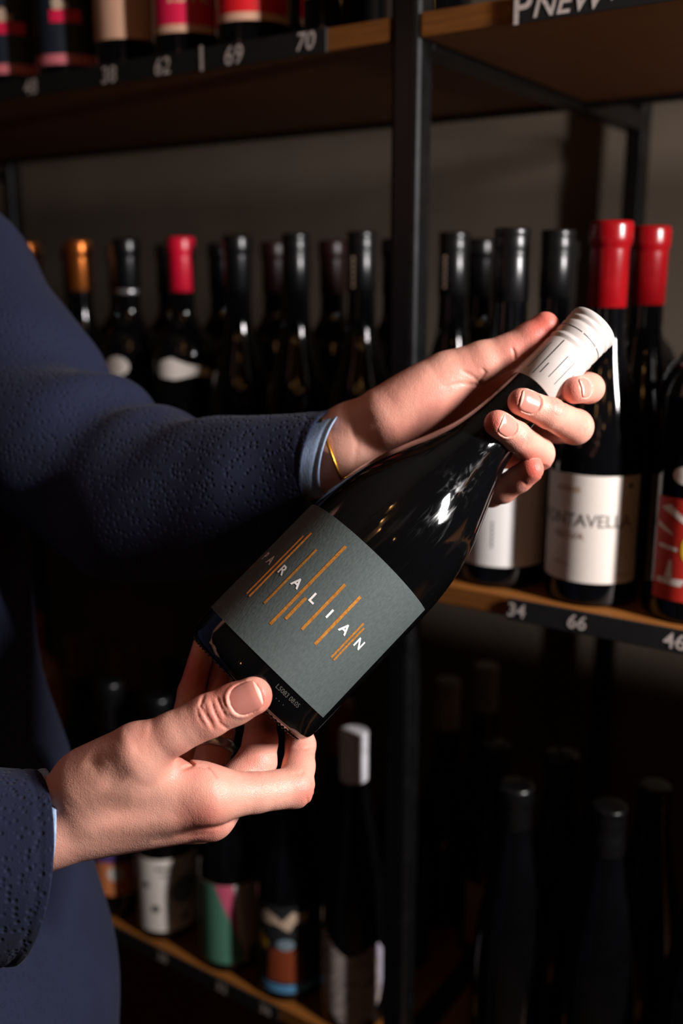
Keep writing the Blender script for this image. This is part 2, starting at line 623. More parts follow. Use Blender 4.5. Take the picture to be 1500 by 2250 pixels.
def deco_lowart(root, R):
    lb = curved_label('label', R, 0.0002, D(-66), D(66), 0.012, 0.118, p_ink, root, 30)
    wrap_shape('pale_drawing', [[(-0.036, 0.104), (-0.026, 0.112), (-0.014, 0.106), (-0.008, 0.100), (0.004, 0.112), (0.012, 0.108), (0.022, 0.110), (0.018, 0.096),
                                 (0.006, 0.098), (0.000, 0.088), (-0.014, 0.096), (-0.034, 0.095)]], R, 0.0005, 0, 0, p_tan, lb)
    wrap_shape('rust_drawing', [[(-0.026, 0.026), (0.014, 0.024), (0.012, 0.066), (-0.022, 0.066)]], R, 0.0006, 0, 0, p_rust, lb)
    wrap_shape('yellow_drawing', [[(-0.034, 0.086), (-0.024, 0.070), (-0.030, 0.060), (-0.038, 0.070)]], R, 0.0007, 0, 0, p_yellow, lb)
    wrap_shape('grey_drawing', [circle(-0.004, 0.072, 0.010, ry=0.007)], R, 0.0008, 0, 0, p_teal, lb)
    curved_label('blue_band', R, 0.0006, D(-50), D(50), 0.012, 0.022, p_blue, lb, 16)


def deco_floral(root, R):
    a = [(-0.040, 0.112), (-0.032, 0.113), (-0.020, 0.098), (-0.006, 0.089), (0.010, 0.093), (0.020, 0.101), (0.030, 0.100), (0.036, 0.090), (0.038, 0.060),
         (0.032, 0.032), (0.016, 0.010), (0.000, 0.006), (-0.016, 0.010), (-0.030, 0.022), (-0.040, 0.060)]
    lb = wrap_shape('label', [a], R, 0.0004, 0, 0, p_floral, root)
    wrap_shape('pale_edge', [[(0.022, 0.100), (0.030, 0.100), (0.036, 0.090), (0.038, 0.060), (0.032, 0.036), (0.030, 0.060), (0.030, 0.082), (0.022, 0.090)]],
               R, 0.0007, 0, 0, paper('paper_lilac', 'a79fae'), lb)


def deco_orange(root, R):
    lb = curved_label('label', R, 0.0002, D(-55), D(55), 0.030, 0.100, p_orange, root, 20)
    curved_label('violet_band', R, 0.0005, D(-55), D(55), 0.075, 0.100, p_violet, lb, 20)
    wrap_shape('pale_spot', [circle(-0.006, 0.060, 0.010)], R, 0.0006, 0, 0, p_cream, lb)


def deco_neckmark(root, R):
    wrap_shape('neck_print', [rect(-0.0015, 0.0015, 0.250 + 0.0055 * k, 0.2535 + 0.0055 * k) for k in range(6)], 0.0150, 0.0006, D(-34), 0, p_tan, root, step=0.002)


ORD = ['first', 'second', 'third', 'fourth', 'fifth', 'sixth', 'seventh', 'eighth']
G_TL = 'bottles on the upper left shelf'
G_ML = 'bottles on the middle left shelf'
G_MR = 'bottles on the middle right shelf'
G_LL = 'bottles on the lower left shelf'
G_LR = 'bottles on the lower right shelf'
# upper left shelf
for s, label, deco in ((-0.545, 'bottle with navy label and pink band, leftmost on the upper shelf', deco_navy_pink),
                       (-0.455, 'bottle with navy label and pink band beside the beige labelled one', deco_navy_pink),
                       (-0.366, 'bottle with plain beige pink label on the upper shelf', deco_plain(-70, 70, 0.026, 0.120, p_beige)),
                       (-0.287, 'bottle with magenta label framed in beige on the upper shelf', deco_bordered(p_beige, p_magenta, 0.022, 0.118, 'ESTE')),
                       (-0.207, 'bottle with red label framed in beige on the upper shelf', deco_bordered(p_beige, p_red, 0.022, 0.118)),
                       (-0.109, 'bottle with tan label beside the steel post on the upper shelf', deco_plain(-55, 40, 0.029, 0.115, p_tan))):
    bottle('bordeaux', s, 0.052, Z_TOP, m_cap_black, 'foil', label, G_TL, deco=deco)
for s, w in ((-0.50, 'first navy'), (-0.41, 'second navy'), (-0.325, 'beige'), (-0.245, 'magenta'), (-0.160, 'red'), (-0.070, 'tan')):
    bottle('bordeaux', s, 0.145, Z_TOP, m_cap_black, 'foil', 'dark second row bottle behind the %s labelled one on the upper shelf' % w, 'second row bottles on the upper left shelf')
# middle left shelf, second row (the front row is sold)
ML = [(-0.671, m_cap_copper, 'foil', 'copper capsuled bottle half hidden behind the navy shoulder', None, None, None),
      (-0.572, m_cap_copper, 'foil', 'copper capsuled bottle in full view above the navy sleeve', None, None, None),
      (-0.488, m_cap_black, 'foil', 'black capsuled bottle with silver band and round pale label', deco_neckdot, True, None),
      (-0.399, m_cap_crimson, 'foil', 'crimson capsuled bottle with pale wing label on the middle shelf', deco_neckwing, None, None),
      (-0.314, m_cap_black, 'foil', 'black capsuled bottle right of the crimson capsuled one', None, None, None),
      (-0.233, m_cap_black, 'screw', 'black screw capped bottle, second left of the steel post', None, None, None),
      (-0.149, m_cap_black, 'screw', 'black screw capped bottle with vertical print, directly left of the post', deco_neckmark, None, None)]
for s, cap, style, label, deco, band, _ in ML:
    bottle('bordeaux' if deco in (deco_neckdot, deco_neckwing) else 'burgundy', s, 0.15, Z_MID, cap, style, label, G_ML, H=0.306, deco=deco, band=band, L=0.062 if style == 'foil' else 0.060)
for nth, (s, cap) in enumerate(((-0.78, m_cap_brown), (-0.69, m_cap_black), (-0.60, m_cap_brown), (-0.51, m_cap_black), (-0.42, m_cap_black), (-0.335, m_cap_red_shaded), (-0.25, m_cap_red_shaded), (-0.165, m_cap_black))):
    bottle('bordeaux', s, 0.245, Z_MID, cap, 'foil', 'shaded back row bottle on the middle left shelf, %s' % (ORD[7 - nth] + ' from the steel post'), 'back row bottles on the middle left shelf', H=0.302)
bottle('burgundy', -0.045, 0.155, Z_MID, m_cap_black, 'screw', 'black capped bottle with vertical print, seen just right of the post', G_MR, H=0.303, deco=deco_neckmark)
bottle('bordeaux', -0.060, 0.245, Z_MID, m_cap_black, 'foil', 'dark bottle in the shaded back row behind the steel post', 'back row bottles on the middle right shelf', H=0.300)
# middle right shelf
bottle('burgundy', 0.064, 0.050, Z_MID, m_cap_black, 'screw', 'black capped bottle with plain white label behind the held bottle', G_MR, H=0.300, deco=deco_white, face=4)
bottle('burgundy', 0.149, 0.046, Z_MID, m_cap_red, 'foil', 'red capsuled bottle with cream label lettered FONTAVELLA', G_MR, H=0.303, L=0.066, deco=deco_fonta)
bottle('bordeaux', 0.232, 0.046, Z_MID, m_cap_black, 'foil', 'bottle with red picture label and white cloud at the right edge', G_MR, H=0.300, deco=deco_redart, face=8)
bottle('burgundy', 0.066, 0.143, Z_MID, m_cap_black, 'screw', 'black capped bottle behind the white labelled one', G_MR, H=0.302)
bottle('burgundy', 0.150, 0.143, Z_MID, m_cap_red, 'foil', 'red capsuled bottle behind the one lettered FONTAVELLA', G_MR, H=0.303, L=0.066)
bottle('bordeaux', 0.232, 0.140, Z_MID, m_cap_brown, 'foil', 'dark capsuled bottle behind the red picture label', G_MR, H=0.303)
for nth, s in enumerate((0.030, 0.115, 0.20)):
    bottle('bordeaux', s, 0.245, Z_MID, m_cap_black, 'foil', 'shaded back row bottle on the middle right shelf, %s right of the post' % ORD[nth], 'back row bottles on the middle right shelf', H=0.296)
# lower left shelf
bottle('bordeaux', -0.440, 0.042, Z_LOW, m_cap_black, 'foil', 'bottle with orange and violet label on the lower shelf beside the jacket', G_LL, deco=deco_orange)
bottle('burgundy', -0.360, 0.042, Z_LOW, m_cap_black, 'foil', 'bottle with cream label and teal circle on the lower shelf', G_LL, deco=deco_lowcream)
bottle('burgundy', -0.257, 0.042, Z_LOW, m_cap_black, 'foil', 'bottle with green, rose and tan label on the lower shelf', G_LL, deco=deco_lowgreen)
bottle('burgundy', -0.172, 0.042, Z_LOW, m_cap_black, 'foil', 'bottle with black picture label and blue band on the lower shelf', G_LL, H=0.29, deco=deco_lowart)
bottle('flute', -0.088, 0.044, Z_LOW, m_cap_white, 'screw', 'tall white capped bottle with grey floral label on the lower shelf', G_LL, H=0.327, L=0.072, deco=deco_floral)
bottle('bordeaux', -0.779, 0.20, Z_LOW, m_cap_orange, 'foil', 'amber bottle glowing orange under the navy sleeve', G_LL, H=0.275, glass=m_glass_amber)
for nth, (s, cap) in enumerate(((-0.61, m_cap_brown), (-0.521, m_cap_brown), (-0.43, m_cap_black), (-0.34, m_cap_black), (-0.255, m_cap_black))):
    bottle('burgundy', s, 0.142, Z_LOW, cap, 'foil', 'dark second row bottle on the lower left shelf, %s from the jacket' % ORD[nth], 'second row bottles on the lower left shelf', H=0.295)
bottle('burgundy', -0.172, 0.142, Z_LOW, m_cap_red, 'foil', 'red capsuled bottle behind the tall white capped one', G_LL, H=0.302)
bottle('burgundy', -0.095, 0.148, Z_LOW, m_cap_brown, 'foil', 'brown capsuled bottle behind the tall white capped one', G_LL, H=0.306)
# lower right shelf
bottle('flute', 0.085, 0.060, Z_LOW, m_cap_black, 'foil', 'black capped slender bottle on the lower right shelf near the post', G_LR, H=0.313, L=0.066)
bottle('flute', 0.174, 0.060, Z_LOW, m_cap_black, 'screw', 'slender bottle with silver band under its black cap, lower right', G_LR, H=0.319, L=0.060, band=True)
for k, s in enumerate((0.262, 0.350, 0.438, 0.526)):
    bottle('flute', s, 0.060, Z_LOW, m_cap_black, 'foil', 'slender black capped bottle, %s beyond the silver banded one, lower shelf' % ORD[k], 'further bottles on the lower right shelf', H=0.313, L=0.066)
for k, s in enumerate((0.318, 0.402, 0.486)):
    bottle('bordeaux', s, 0.046, Z_MID, m_cap_black, 'foil', 'dark bottle, %s to the right of the red picture label' % ORD[k], 'further bottles on the middle right shelf')
bottle('flute', 0.094, 0.150, Z_LOW, m_cap_black, 'foil', 'black capped bottle behind the slender one near the post', G_LR, H=0.309)
bottle('flute', 0.188, 0.150, Z_LOW, m_cap_black, 'screw', 'black capped bottle behind the one with the silver band', G_LR, H=0.302, L=0.060, band=True)
bottle('burgundy', -0.012, 0.225, Z_LOW, m_cap_black, 'foil', 'dark bottle with brown label behind the post on the lower shelf', G_LR, deco=deco_plain(-50, 50, 0.02, 0.1, p_inkbrown), H=0.26)
bottle('burgundy', -0.089, 0.250, Z_LOW, m_cap_grey, 'screw', 'pale grey capped bottle standing in shade right of the post', G_LR, H=0.310)
bottle('burgundy', -0.075, 0.325, Z_LOW, m_cap_grey, 'screw', 'grey capped bottle at the very back of the lower shelf', G_LR, H=0.307)

# ------------------------------------------------------------------ the held bottle
B_C0 = np.array([-52.929, -97.094, 550.667])
B_AX = np.array([0.69202919, 0.70770484, 0.14230055])
B_AX /= np.linalg.norm(B_AX)
_e = -(B_C0 - B_AX * (B_C0 @ B_AX))
B_E = _e / np.linalg.norm(_e)
bz, bx = eye_dir(B_AX).normalized(), eye_dir(B_E).normalized()
by = bz.cross(bx)
held = empty('wine_bottle')
Mb = Matrix((bx, by, bz)).transposed().to_4x4()
Mb.translation = Vector(eye_to_world(B_C0))
held.matrix_world = Mb
tag(held, 'dark bottle with grey label lettered PARALIAN held in two hands', 'bottle')

HB_R = 0.0445
hb_prof = [(0.0, 0.0385), (0.0010, 0.0410), (0.0030, 0.0432), (0.0075, 0.0444), (0.020, 0.0446), (0.060, 0.0445), (0.100, 0.0443), (0.117, 0.0433), (0.132, 0.0409),
           (0.148, 0.0363), (0.162, 0.0310), (0.176, 0.0253), (0.190, 0.0203), (0.204, 0.0173), (0.220, 0.0156), (0.240, 0.0146), (0.280, 0.0140)]
m_held = mat('held_glass', hexc('060607'), 0.05, spec=0.55)
nt, N, L, b = nodes_of(m_held)
tc = N.new('ShaderNodeTexCoord')
mp = N.new('ShaderNodeMapping')
mp.inputs['Scale'].default_value = (30, 30, 3.0)
wv = N.new('ShaderNodeTexNoise')
wv.inputs['Scale'].default_value = 9
wv.inputs['Detail'].default_value = 2
wv.inputs['Distortion'].default_value = 0.6
L.new(tc.outputs['Object'], mp.inputs['Vector'])
L.new(mp.outputs['Vector'], wv.inputs['Vector'])
mr = N.new('ShaderNodeMapRange')
mr.inputs['From Min'].default_value = 0.50
mr.inputs['From Max'].default_value = 0.72
mr.inputs['To Min'].default_value = 0.05
mr.inputs['To Max'].default_value = 0.22
L.new(wv.outputs['Fac'], mr.inputs['Value'])
L.new(mr.outputs['Result'], b.inputs['Roughness'])
V, Fc = lathe_data(smooth_profile(hb_prof, 8), 96)
gb = mesh_obj('glass_body', V, Fc, m_held, held)
# knurled ring under the heel
bm = bmesh.new()
for i in range(72):
    a = 2 * math.pi * i / 72
    r = bmesh.ops.create_icosphere(bm, subdivisions=1, radius=0.0009)
    for v in r['verts']:
        v.co = Vector((0.0398 * math.cos(a) + v.co.x, 0.0398 * math.sin(a) + v.co.y, 0.0003 + v.co.z))
kn = bm_obj('knurling', bm, m_held, gb, smooth=True)
kn['kind'] = 'stuff'

m_slate = mat('slate_paper', hexc('4b5352'), 0.62, spec=0.35)
add_noise(m_slate, 900, hexc('474f4e'), hexc('515958'), detail=3, bump=0.35, bump_dist=0.0004, stretch=(1, 1, 0.45))
lab = curved_label('label', 0.0447, 0.0001, D(-86), D(65), 0.0182, 0.0982, m_slate, held, 90)
m_foil = mat('copper_foil', hexc('e89a3e'), 0.36, metal=0.55)
add_noise(m_foil, 700, hexc('c87a2e'), hexc('f0a850'), bump=0.2, bump_dist=0.0003)
m_white_ink = mat('white_ink', hexc('e6dfdb'), 0.6)
RL = 0.0449
for ang, h0, h1, w in ((49.4, .0368, .0800, .0011), (45.5, .0366, .0837, .0012), (31.6, .0393, .0786, .0013), (17.6, .0337, .0901, .00165), (12.6, .0411, .0562, .00165),
                       (0.0, .0430, .0752, .0016), (-13.0, .0423, .0763, .00165), (-27.7, .0434, .0678, .0012), (-30.5, .0433, .0663, .0012), (74.0, .046, .060, .0010)):
    wrap_shape('foil_line', [rect(-w / 2, w / 2, h0, h1)], RL, 0.00015, D(-ang), 0, m_foil, lab, thick=0.0001)
for ch, ang in (('P', 68.5), ('A', 57.2), ('R', 40.0), ('A', 24.3), ('L', 8.6), ('I', -6.0), ('A', -20.6), ('N', -36.5)):
    wrap_text('letter', ch, 0.0074, RL, 0.0003, D(-ang), 0.0585, m_white_ink, lab, bold=0.00022)
m_laser = mat('laser_print', hexc('45423c'), 0.5)
wrap_text('laser_code', 'L5083 08:05', 0.0036, 0.0446, 0.0002, D(25), 0.0138, m_laser, held)
wrap_text('laser_code', '\u00b7 \u00b7  \u00b7', 0.0040, 0.0446, 0.0002, D(23), 0.0088, m_laser, held)
# cap
m_bone = add_noise(mat('bone_cap', rough=0.42), 120, hexc('c3b9b3'), hexc('cbc1bb'))
cap_p = [(0.0144, 0.2375), (0.0151, 0.2380), (0.0151, 0.2675), (0.01475, 0.2690), (0.0147, 0.2698), (0.0153, 0.2712), (0.0153, 0.2722), (0.0147, 0.2737), (0.0147, 0.2745),
         (0.0151, 0.2756), (0.0151, 0.2815), (0.0152, 0.2828), (0.0147, 0.2842), (0.0148, 0.2848), (0.0154, 0.2860), (0.0154, 0.2872), (0.0149, 0.2884), (0.0150, 0.2890),
         (0.0155, 0.2900), (0.0155, 0.2922), (0.0150, 0.2932), (0.0138, 0.2936)]
V, Fc = lathe_data(cap_p, 96)
capo = mesh_obj('screw_cap', V, Fc, m_bone, held)
m_capink = mat('cap_ink', hexc('3c3a3a'), 0.5)
for ang, h0, h1, w in ((48.3, .2426, .2637, .00045), (26.5, .2406, .2684, .0006), (15.4, .2437, .2514, .0006), (-5.2, .2449, .2619, .0005), (-26.3, .2446, .2626, .0004),
                       (-48, .2500, .2582, .0004), (72, .243, .262, .0005)):
    wrap_shape('printed_line', [rect(-w / 2, w / 2, h0, h1)], 0.0151, 0.00012, D(-ang), 0, m_capink, capo)
for k in range(8):
    a0 = 50 - 45 * k
    curved_label('perforation', 0.0151, 0.00005, D(-a0), D(-a0 + 40), 0.2785, 0.27895, m_capink, capo, 10, 0.0001)

# ------------------------------------------------------------------ implicit-surface modelling for the body


def surface_nets(vol, origin, vs):
    sgn = vol < 0
    c = np.zeros(tuple(np.array(vol.shape) - 1), dtype=np.int8)
    X, Y, Z = c.shape
    for dx in (0, 1):
        for dy in (0, 1):
            for dz in (0, 1):
                c += sgn[dx:dx + X, dy:dy + Y, dz:dz + Z]
    act = (c > 0) & (c < 8)
    idx = np.full(c.shape, -1, dtype=np.int64)
    ii = np.argwhere(act)
    idx[act] = np.arange(len(ii))
    acc = np.zeros((len(ii), 3))
    cnt = np.zeros(len(ii))
    corners = [(x, y, z) for x in (0, 1) for y in (0, 1) for z in (0, 1)]
    for a in corners:
        for ax in range(3):
            if a[ax] == 1:
                continue
            bb = list(a)
            bb[ax] = 1
            va = vol[ii[:, 0] + a[0], ii[:, 1] + a[1], ii[:, 2] + a[2]]
            vb = vol[ii[:, 0] + bb[0], ii[:, 1] + bb[1], ii[:, 2] + bb[2]]
            m = (va < 0) != (vb < 0)
            t = np.where(m, va / np.where(m, va - vb, 1), 0)
            for k in range(3):
                acc[:, k] += np.where(m, a[k] + (t if k == ax else 0), 0)
            cnt += m
    P = origin + (ii + acc / cnt[:, None]) * vs
    quads = []
    for ax in range(3):
        u, v = (ax + 1) % 3, (ax + 2) % 3
        sl0 = [slice(None)] * 3
        sl1 = [slice(None)] * 3
        sl0[ax] = slice(0, -1)
        sl1[ax] = slice(1, None)
        diff = sgn[tuple(sl0)] != sgn[tuple(sl1)]
        e = np.argwhere(diff)
        e = e[(e[:, u] > 0) & (e[:, v] > 0) & (e[:, u] < c.shape[u]) & (e[:, v] < c.shape[v])]
        inside0 = sgn[e[:, 0], e[:, 1], e[:, 2]]

        def cell(du, dv):
            q = e.copy()
            q[:, u] -= du
            q[:, v] -= dv
            return idx[q[:, 0], q[:, 1], q[:, 2]]
        q = np.stack([cell(1, 1), cell(0, 1), cell(0, 0), cell(1, 0)], 1)
        q[~inside0] = q[~inside0][:, ::-1]
        quads.append(q)
    return P, np.concatenate(quads)


def mesh_sdf(fn, lo, hi, vs, block=6):
    """sample fn sparsely on a grid and polygonise it; positions in mm."""
    lo = np.array(lo, float)
    n = np.ceil((np.array(hi) - lo) / vs / block).astype(int)
    ctr = [lo[k] + (np.arange(n[k]) + 0.5) * block * vs for k in range(3)]
    G = np.stack(np.meshgrid(*ctr, indexing='ij'), -1).reshape(-1, 3)
    dc = fn(G)
    vol = np.repeat(np.repeat(np.repeat(dc.reshape(n), block, 0), block, 1), block, 2).astype(np.float32)
    vol = np.pad(vol, ((0, 1), (0, 1), (0, 1)), mode='edge')
    near = np.abs(dc) < block * vs * 0.87 * 1.5 + 1.5
    bi = np.argwhere(near.reshape(n)) * block
    off = np.stack(np.meshgrid(*[np.arange(block + 1)] * 3, indexing='ij'), -1).reshape(-1, 3)
    for k in range(0, len(bi), 4000):
        q = (bi[k:k + 4000, None, :] + off[None]).reshape(-1, 3)
        vol[q[:, 0], q[:, 1], q[:, 2]] = fn(lo + q * vs)
    return surface_nets(vol, lo, vs)


def smin(a, b, k):
    h = np.clip(0.5 + 0.5 * (b - a) / k, 0, 1)
    return b + (a - b) * h - k * h * (1 - h)


def seg_d(p, a, b, ra, rb):
    ab = b - a
    t = np.clip(((p - a) @ ab) / (ab @ ab), 0, 1)
    return np.linalg.norm(p - a - t[:, None] * ab, axis=1) - (ra + (rb - ra) * t)


def ell_d(p, c, axes, radii):
    q = (p - c) @ np.array(axes).T / np.array(radii)
    k0 = np.linalg.norm(q, axis=1)
    k1 = np.linalg.norm(q / np.array(radii), axis=1)
    return k0 * (k0 - 1) / np.maximum(k1, 1e-6)


def chain_d(p, pts, k=3.0):
    """pts: list of (x,y,z,r)"""
    d = None
    for a, b in zip(pts[:-1], pts[1:]):
        e = seg_d(p, np.array(a[:3]), np.array(b[:3]), a[3], b[3])
        d = e if d is None else smin(d, e, k)
    return d


def J(px, py, d, r):
    return tuple(eye(px, py, d)) + (r,)


def unit(v):
    v = np.asarray(v, float)
    return v / np.linalg.norm(v)


class Nail:
    def __init__(self, tip, prev, up, w, l, r, shift=-2.5, curv=None):
        self.t = np.array(tip[:3])
        self.y = unit(self.t - np.array(prev[:3]))
        z = np.array(up, float)
        self.z = unit(z - self.y * (z @ self.y))
        self.x = np.cross(self.y, self.z)
        self.w, self.l, self.r = w, l, r
        self.R = curv or r * 1.12
        self.shift = shift
        self.c = self.t + self.y * shift

    def local(self, p):
        q = p - self.c
        return q @ self.x, q @ self.y, q @ self.z

    def disp(self, p):
        x, y, z = self.local(p)
        q = np.sqrt((np.abs(x) / self.w) ** 2.6 + (np.abs(y) / self.l) ** 2.6 + 1e-9)
        up = np.clip((z - 0.15 * self.r) / (0.25 * self.r), 0, 1)
        s = np.clip((1.10 - q) / 0.16, 0, 1)
        rec = 0.75 * s * s * (3 - 2 * s)
        fold = 0.55 * np.exp(-((q - 1.22) / 0.15) ** 2) * np.clip((0.75 * self.l - y) / (0.3 * self.l), 0, 1)
        return up * (rec - fold)

    def mesh(self, lift=0.0):
        nu, nv = 17, 19
        V = []
        for j in range(nv):
            v = -1 + 2 * j / (nv - 1)
            ww = (max(0.0, 1 - abs(v) ** 3.2)) ** (1 / 2.4) if v < 0 else (max(0.0, 1 - abs(v) ** 5)) ** (1 / 2.2)
            ww = max(ww, 0.12)
            for i in range(nu):
                u = -1 + 2 * i / (nu - 1)
                x = u * ww * self.w
                y = v * self.l
                ax = max(0.0, y + self.shift)
                drop = 0.8 * (self.r - math.sqrt(max(self.r ** 2 - ax * ax, 0.5)))
                z = self.r - self.R + math.sqrt(max(self.R ** 2 - x * x, 0.1)) - 0.35 - drop - 0.004 * min(0, y) ** 2 + lift
                V.append(self.c + self.x * x + self.y * y + self.z * z)
        V = np.array(V)
        T = V - self.z * 0.7
        Fc = []
        for j in range(nv - 1):
            for i in range(nu - 1):
                a = j * nu + i
                Fc.append((a, a + 1, a + nu + 1, a + nu))
        n = len(V)
        Fb = [tuple(reversed([q + n for q in f])) for f in Fc]
        ring = [i for i in range(nu)] + [j * nu + nu - 1 for j in range(1, nv)] + [(nv - 1) * nu + i for i in range(nu - 2, -1, -1)] + [j * nu for j in range(nv - 2, 0, -1)]
        Fs = [(ring[k], ring[k] + n, ring[(k + 1) % len(ring)] + n, ring[(k + 1) % len(ring)]) for k in range(len(ring))]
        return np.concatenate([V, T]), Fc + Fb + Fs


def pix(p):
    return 750 + FPX * p[:, 0] / p[:, 2], 1125 - FPX * p[:, 1] / p[:, 2]


def stroke(p, pts, depth, width, zlo=0, zhi=9999):
    """skin crease (depth > 0) or ridge (depth < 0) along a polyline; width in mm; pts laid out as frame pixels."""
    u, v = pix(p)
    sc = p[:, 2] / FPX
    best = np.full(len(p), 1e9)
    P = np.array(pts, float)
    taper = np.ones(len(p))
    n = len(P) - 1
    for i in range(n):
        a, b = P[i], P[i + 1]
        ab = b - a
        t = np.clip(((u - a[0]) * ab[0] + (v - a[1]) * ab[1]) / (ab @ ab), 0, 1)
        d = np.hypot(u - a[0] - t * ab[0], v - a[1] - t * ab[1]) * sc
        m = d < best
        best = np.where(m, d, best)
        g = (i + t) / n
        taper = np.where(m, np.clip(4 * g * (1 - g) * 1.6, 0, 1), taper)
    ok = (p[:, 2] > zlo) & (p[:, 2] < zhi)
    return np.where(ok, depth * taper * np.exp(-(best / width) ** 2), 0)

# ------------------------------------------------------------------ the two hands (mm, eye coordinates)
# right hand: palm up under the bottle's foot, thumb on the near side, fingers curled up behind
RH_THUMB = [J(200, 1712, 508, 16.5), J(305, 1651, 499, 13.2), J(380, 1612, 497, 10.6), J(458, 1573, 497, 10.7), J(515, 1547, 498, 10.2), J(556, 1529, 497, 9.5)]
RH_INDEX = [J(455, 1748, 515, 14.5), J(560, 1742, 527, 10.4), J(646, 1730, 540, 10.8), J(656, 1684, 552, 8.8), J(660, 1637, 566, 8.4), J(650, 1570, 592, 7.5)]
RH_MID = [J(462, 1790, 530, 12.5), J(563, 1676, 548, 11.0), J(572, 1628, 556, 9.5), J(572, 1582, 565, 8.6), J(542, 1535, 583, 7.6)]
RH_RING = [J(440, 1798, 548, 12), J(478, 1606, 574, 9.6), J(482, 1540, 586, 8.4), J(490, 1472, 599, 7.4)]
RH_LITTLE = [J(410, 1793, 566, 11), J(395, 1640, 578, 8.8), J(420, 1520, 586, 7.6), J(452, 1405, 597, 6.6)]
RH_NAILS = [Nail(RH_THUMB[-1], RH_THUMB[-3], (0.04, 0.22, -1), 7.3, 8.0, 9.8, shift=-2.6, curv=10.5)]


def A3(j):
    return np.array(j[:3])


def rh_palm(p):
    W1, W2 = eye(95, 1808, 517), eye(95, 1822, 545)
    F1, F2 = eye(-170, 1838, 495), eye(-170, 1850, 522)
    d = seg_d(p, W1, A3(RH_INDEX[0]), 21.5, 14.0)
    d = smin(d, seg_d(p, W1, A3(RH_MID[0]), 21.5, 12.5), 6)
    d = smin(d, seg_d(p, (W1 + W2) / 2, A3(RH_RING[0]), 21.5, 12.0), 6)
    d = smin(d, seg_d(p, W2, A3(RH_LITTLE[0]), 21.0, 11.0), 6)
    d = smin(d, seg_d(p, W1, F1, 21.5, 25), 8)
    d = smin(d, seg_d(p, W2, F2, 21.0, 25), 8)
    d = smin(d, seg_d(p, eye(180, 1738, 509), eye(300, 1662, 500), 17.5, 13.2), 9)
    d = smin(d, seg_d(p, eye(300, 1702, 508), eye(415, 1722, 514), 13.5, 11.5), 8)
    return d


RH_STROKES = [
    ([(450, 1523), (440, 1551), (455, 1579), (474, 1608)], 0.62, 0.9), ([(462, 1533), (470, 1561), (484, 1590), (503, 1604)], 0.55, 0.8),
    ([(476, 1530), (485, 1554), (498, 1579)], 0.5, 0.75), ([(447, 1540), (454, 1568), (470, 1594)], 0.4, 0.7), ([(489, 1528), (494, 1548), (508, 1568)], 0.3, 0.7),
    ([(432, 1548), (436, 1575), (452, 1602)], 0.3, 0.8),
    ([(398, 1660), (424, 1681), (396, 1692)], 1.1, 1.0), ([(424, 1682), (455, 1688), (478, 1712)], 0.5, 0.9), ([(470, 1700), (478, 1722), (474, 1740)], 0.08, 0.8),
    ([(560, 1698), (572, 1712), (574, 1728)], 0.08, 1.0),
    ([(684, 1716), (690, 1735), (684, 1760)], 0.35, 0.7), ([(672, 1748), (676, 1765), (668, 1776)], 0.3, 0.7), ([(640, 1700), (660, 1702), (668, 1692)], 0.3, 1.2),
    ([(394, 1513), (420, 1516), (450, 1514)], 0.45, 0.9), ([(396, 1498), (420, 1502), (448, 1500)], 0.25, 0.8),
    ([(645, 1640), (668, 1646), (690, 1640)], 0.3, 0.8),
    ([(380, 1838), (430, 1822), (492, 1815)], 0.5, 1.3), ([(330, 1850), (400, 1836), (470, 1828)], 0.4, 1.6),
    ([(210, 1690), (260, 1660), (300, 1640)], -0.7, 5.0), ([(150, 1830), (280, 1815), (420, 1800)], -0.8, 5.0), ([(255, 1620), (300, 1600), (330, 1606)], -0.5, 5.0),
    ([(120, 1760), (220, 1745), (330, 1735)], -0.6, 6.0), ([(190, 1660), (235, 1690), (260, 1730)], 0.9, 6.0)]
RH_RED = [(470, 1575, 45, 0.55), (585, 1530, 40, 0.7), (545, 1525, 45, 0.4), (682, 1748, 34, 0.6), (450, 1812, 60, 0.6), (405, 1675, 40, 0.45), (560, 1660, 60, 0.35), (655, 1650, 50, 0.35),
          (420, 1480, 60, 0.9), (480, 1490, 60, 0.8), (310, 1620, 50, 0.25), (590, 1590, 60, 0.6), (470, 1650, 50, 0.4)]


def hand_sdf(palm, digits, nails, strokes, kd=7.0):
    def f(p):
        pd = palm(p)
        d = pd
        for ch, kk in digits:
            d = np.minimum(d, smin(pd, chain_d(p, ch, 2.5), kk))
        near = np.abs(d) < 4
        if near.any():
            q = p[near]
            e = np.zeros(len(q))
            for n in nails:
                e += n.disp(q)
            for pts, dep, wid in strokes:
                e += stroke(q, pts, dep * (1.5 if 0 < dep and wid < 1.4 else 1.0), wid * (0.85 if wid < 1.4 else 1.0))
            d = d.copy()
            d[near] += e
        return d
    return f


rh = hand_sdf(rh_palm, [(RH_THUMB, 9), (RH_INDEX, 7), (RH_MID, 6), (RH_RING, 6), (RH_LITTLE, 6)], RH_NAILS, RH_STROKES)
RHV, RHF = mesh_sdf(rh, (-215, -205, 462), (-5, -50, 625), 0.72)

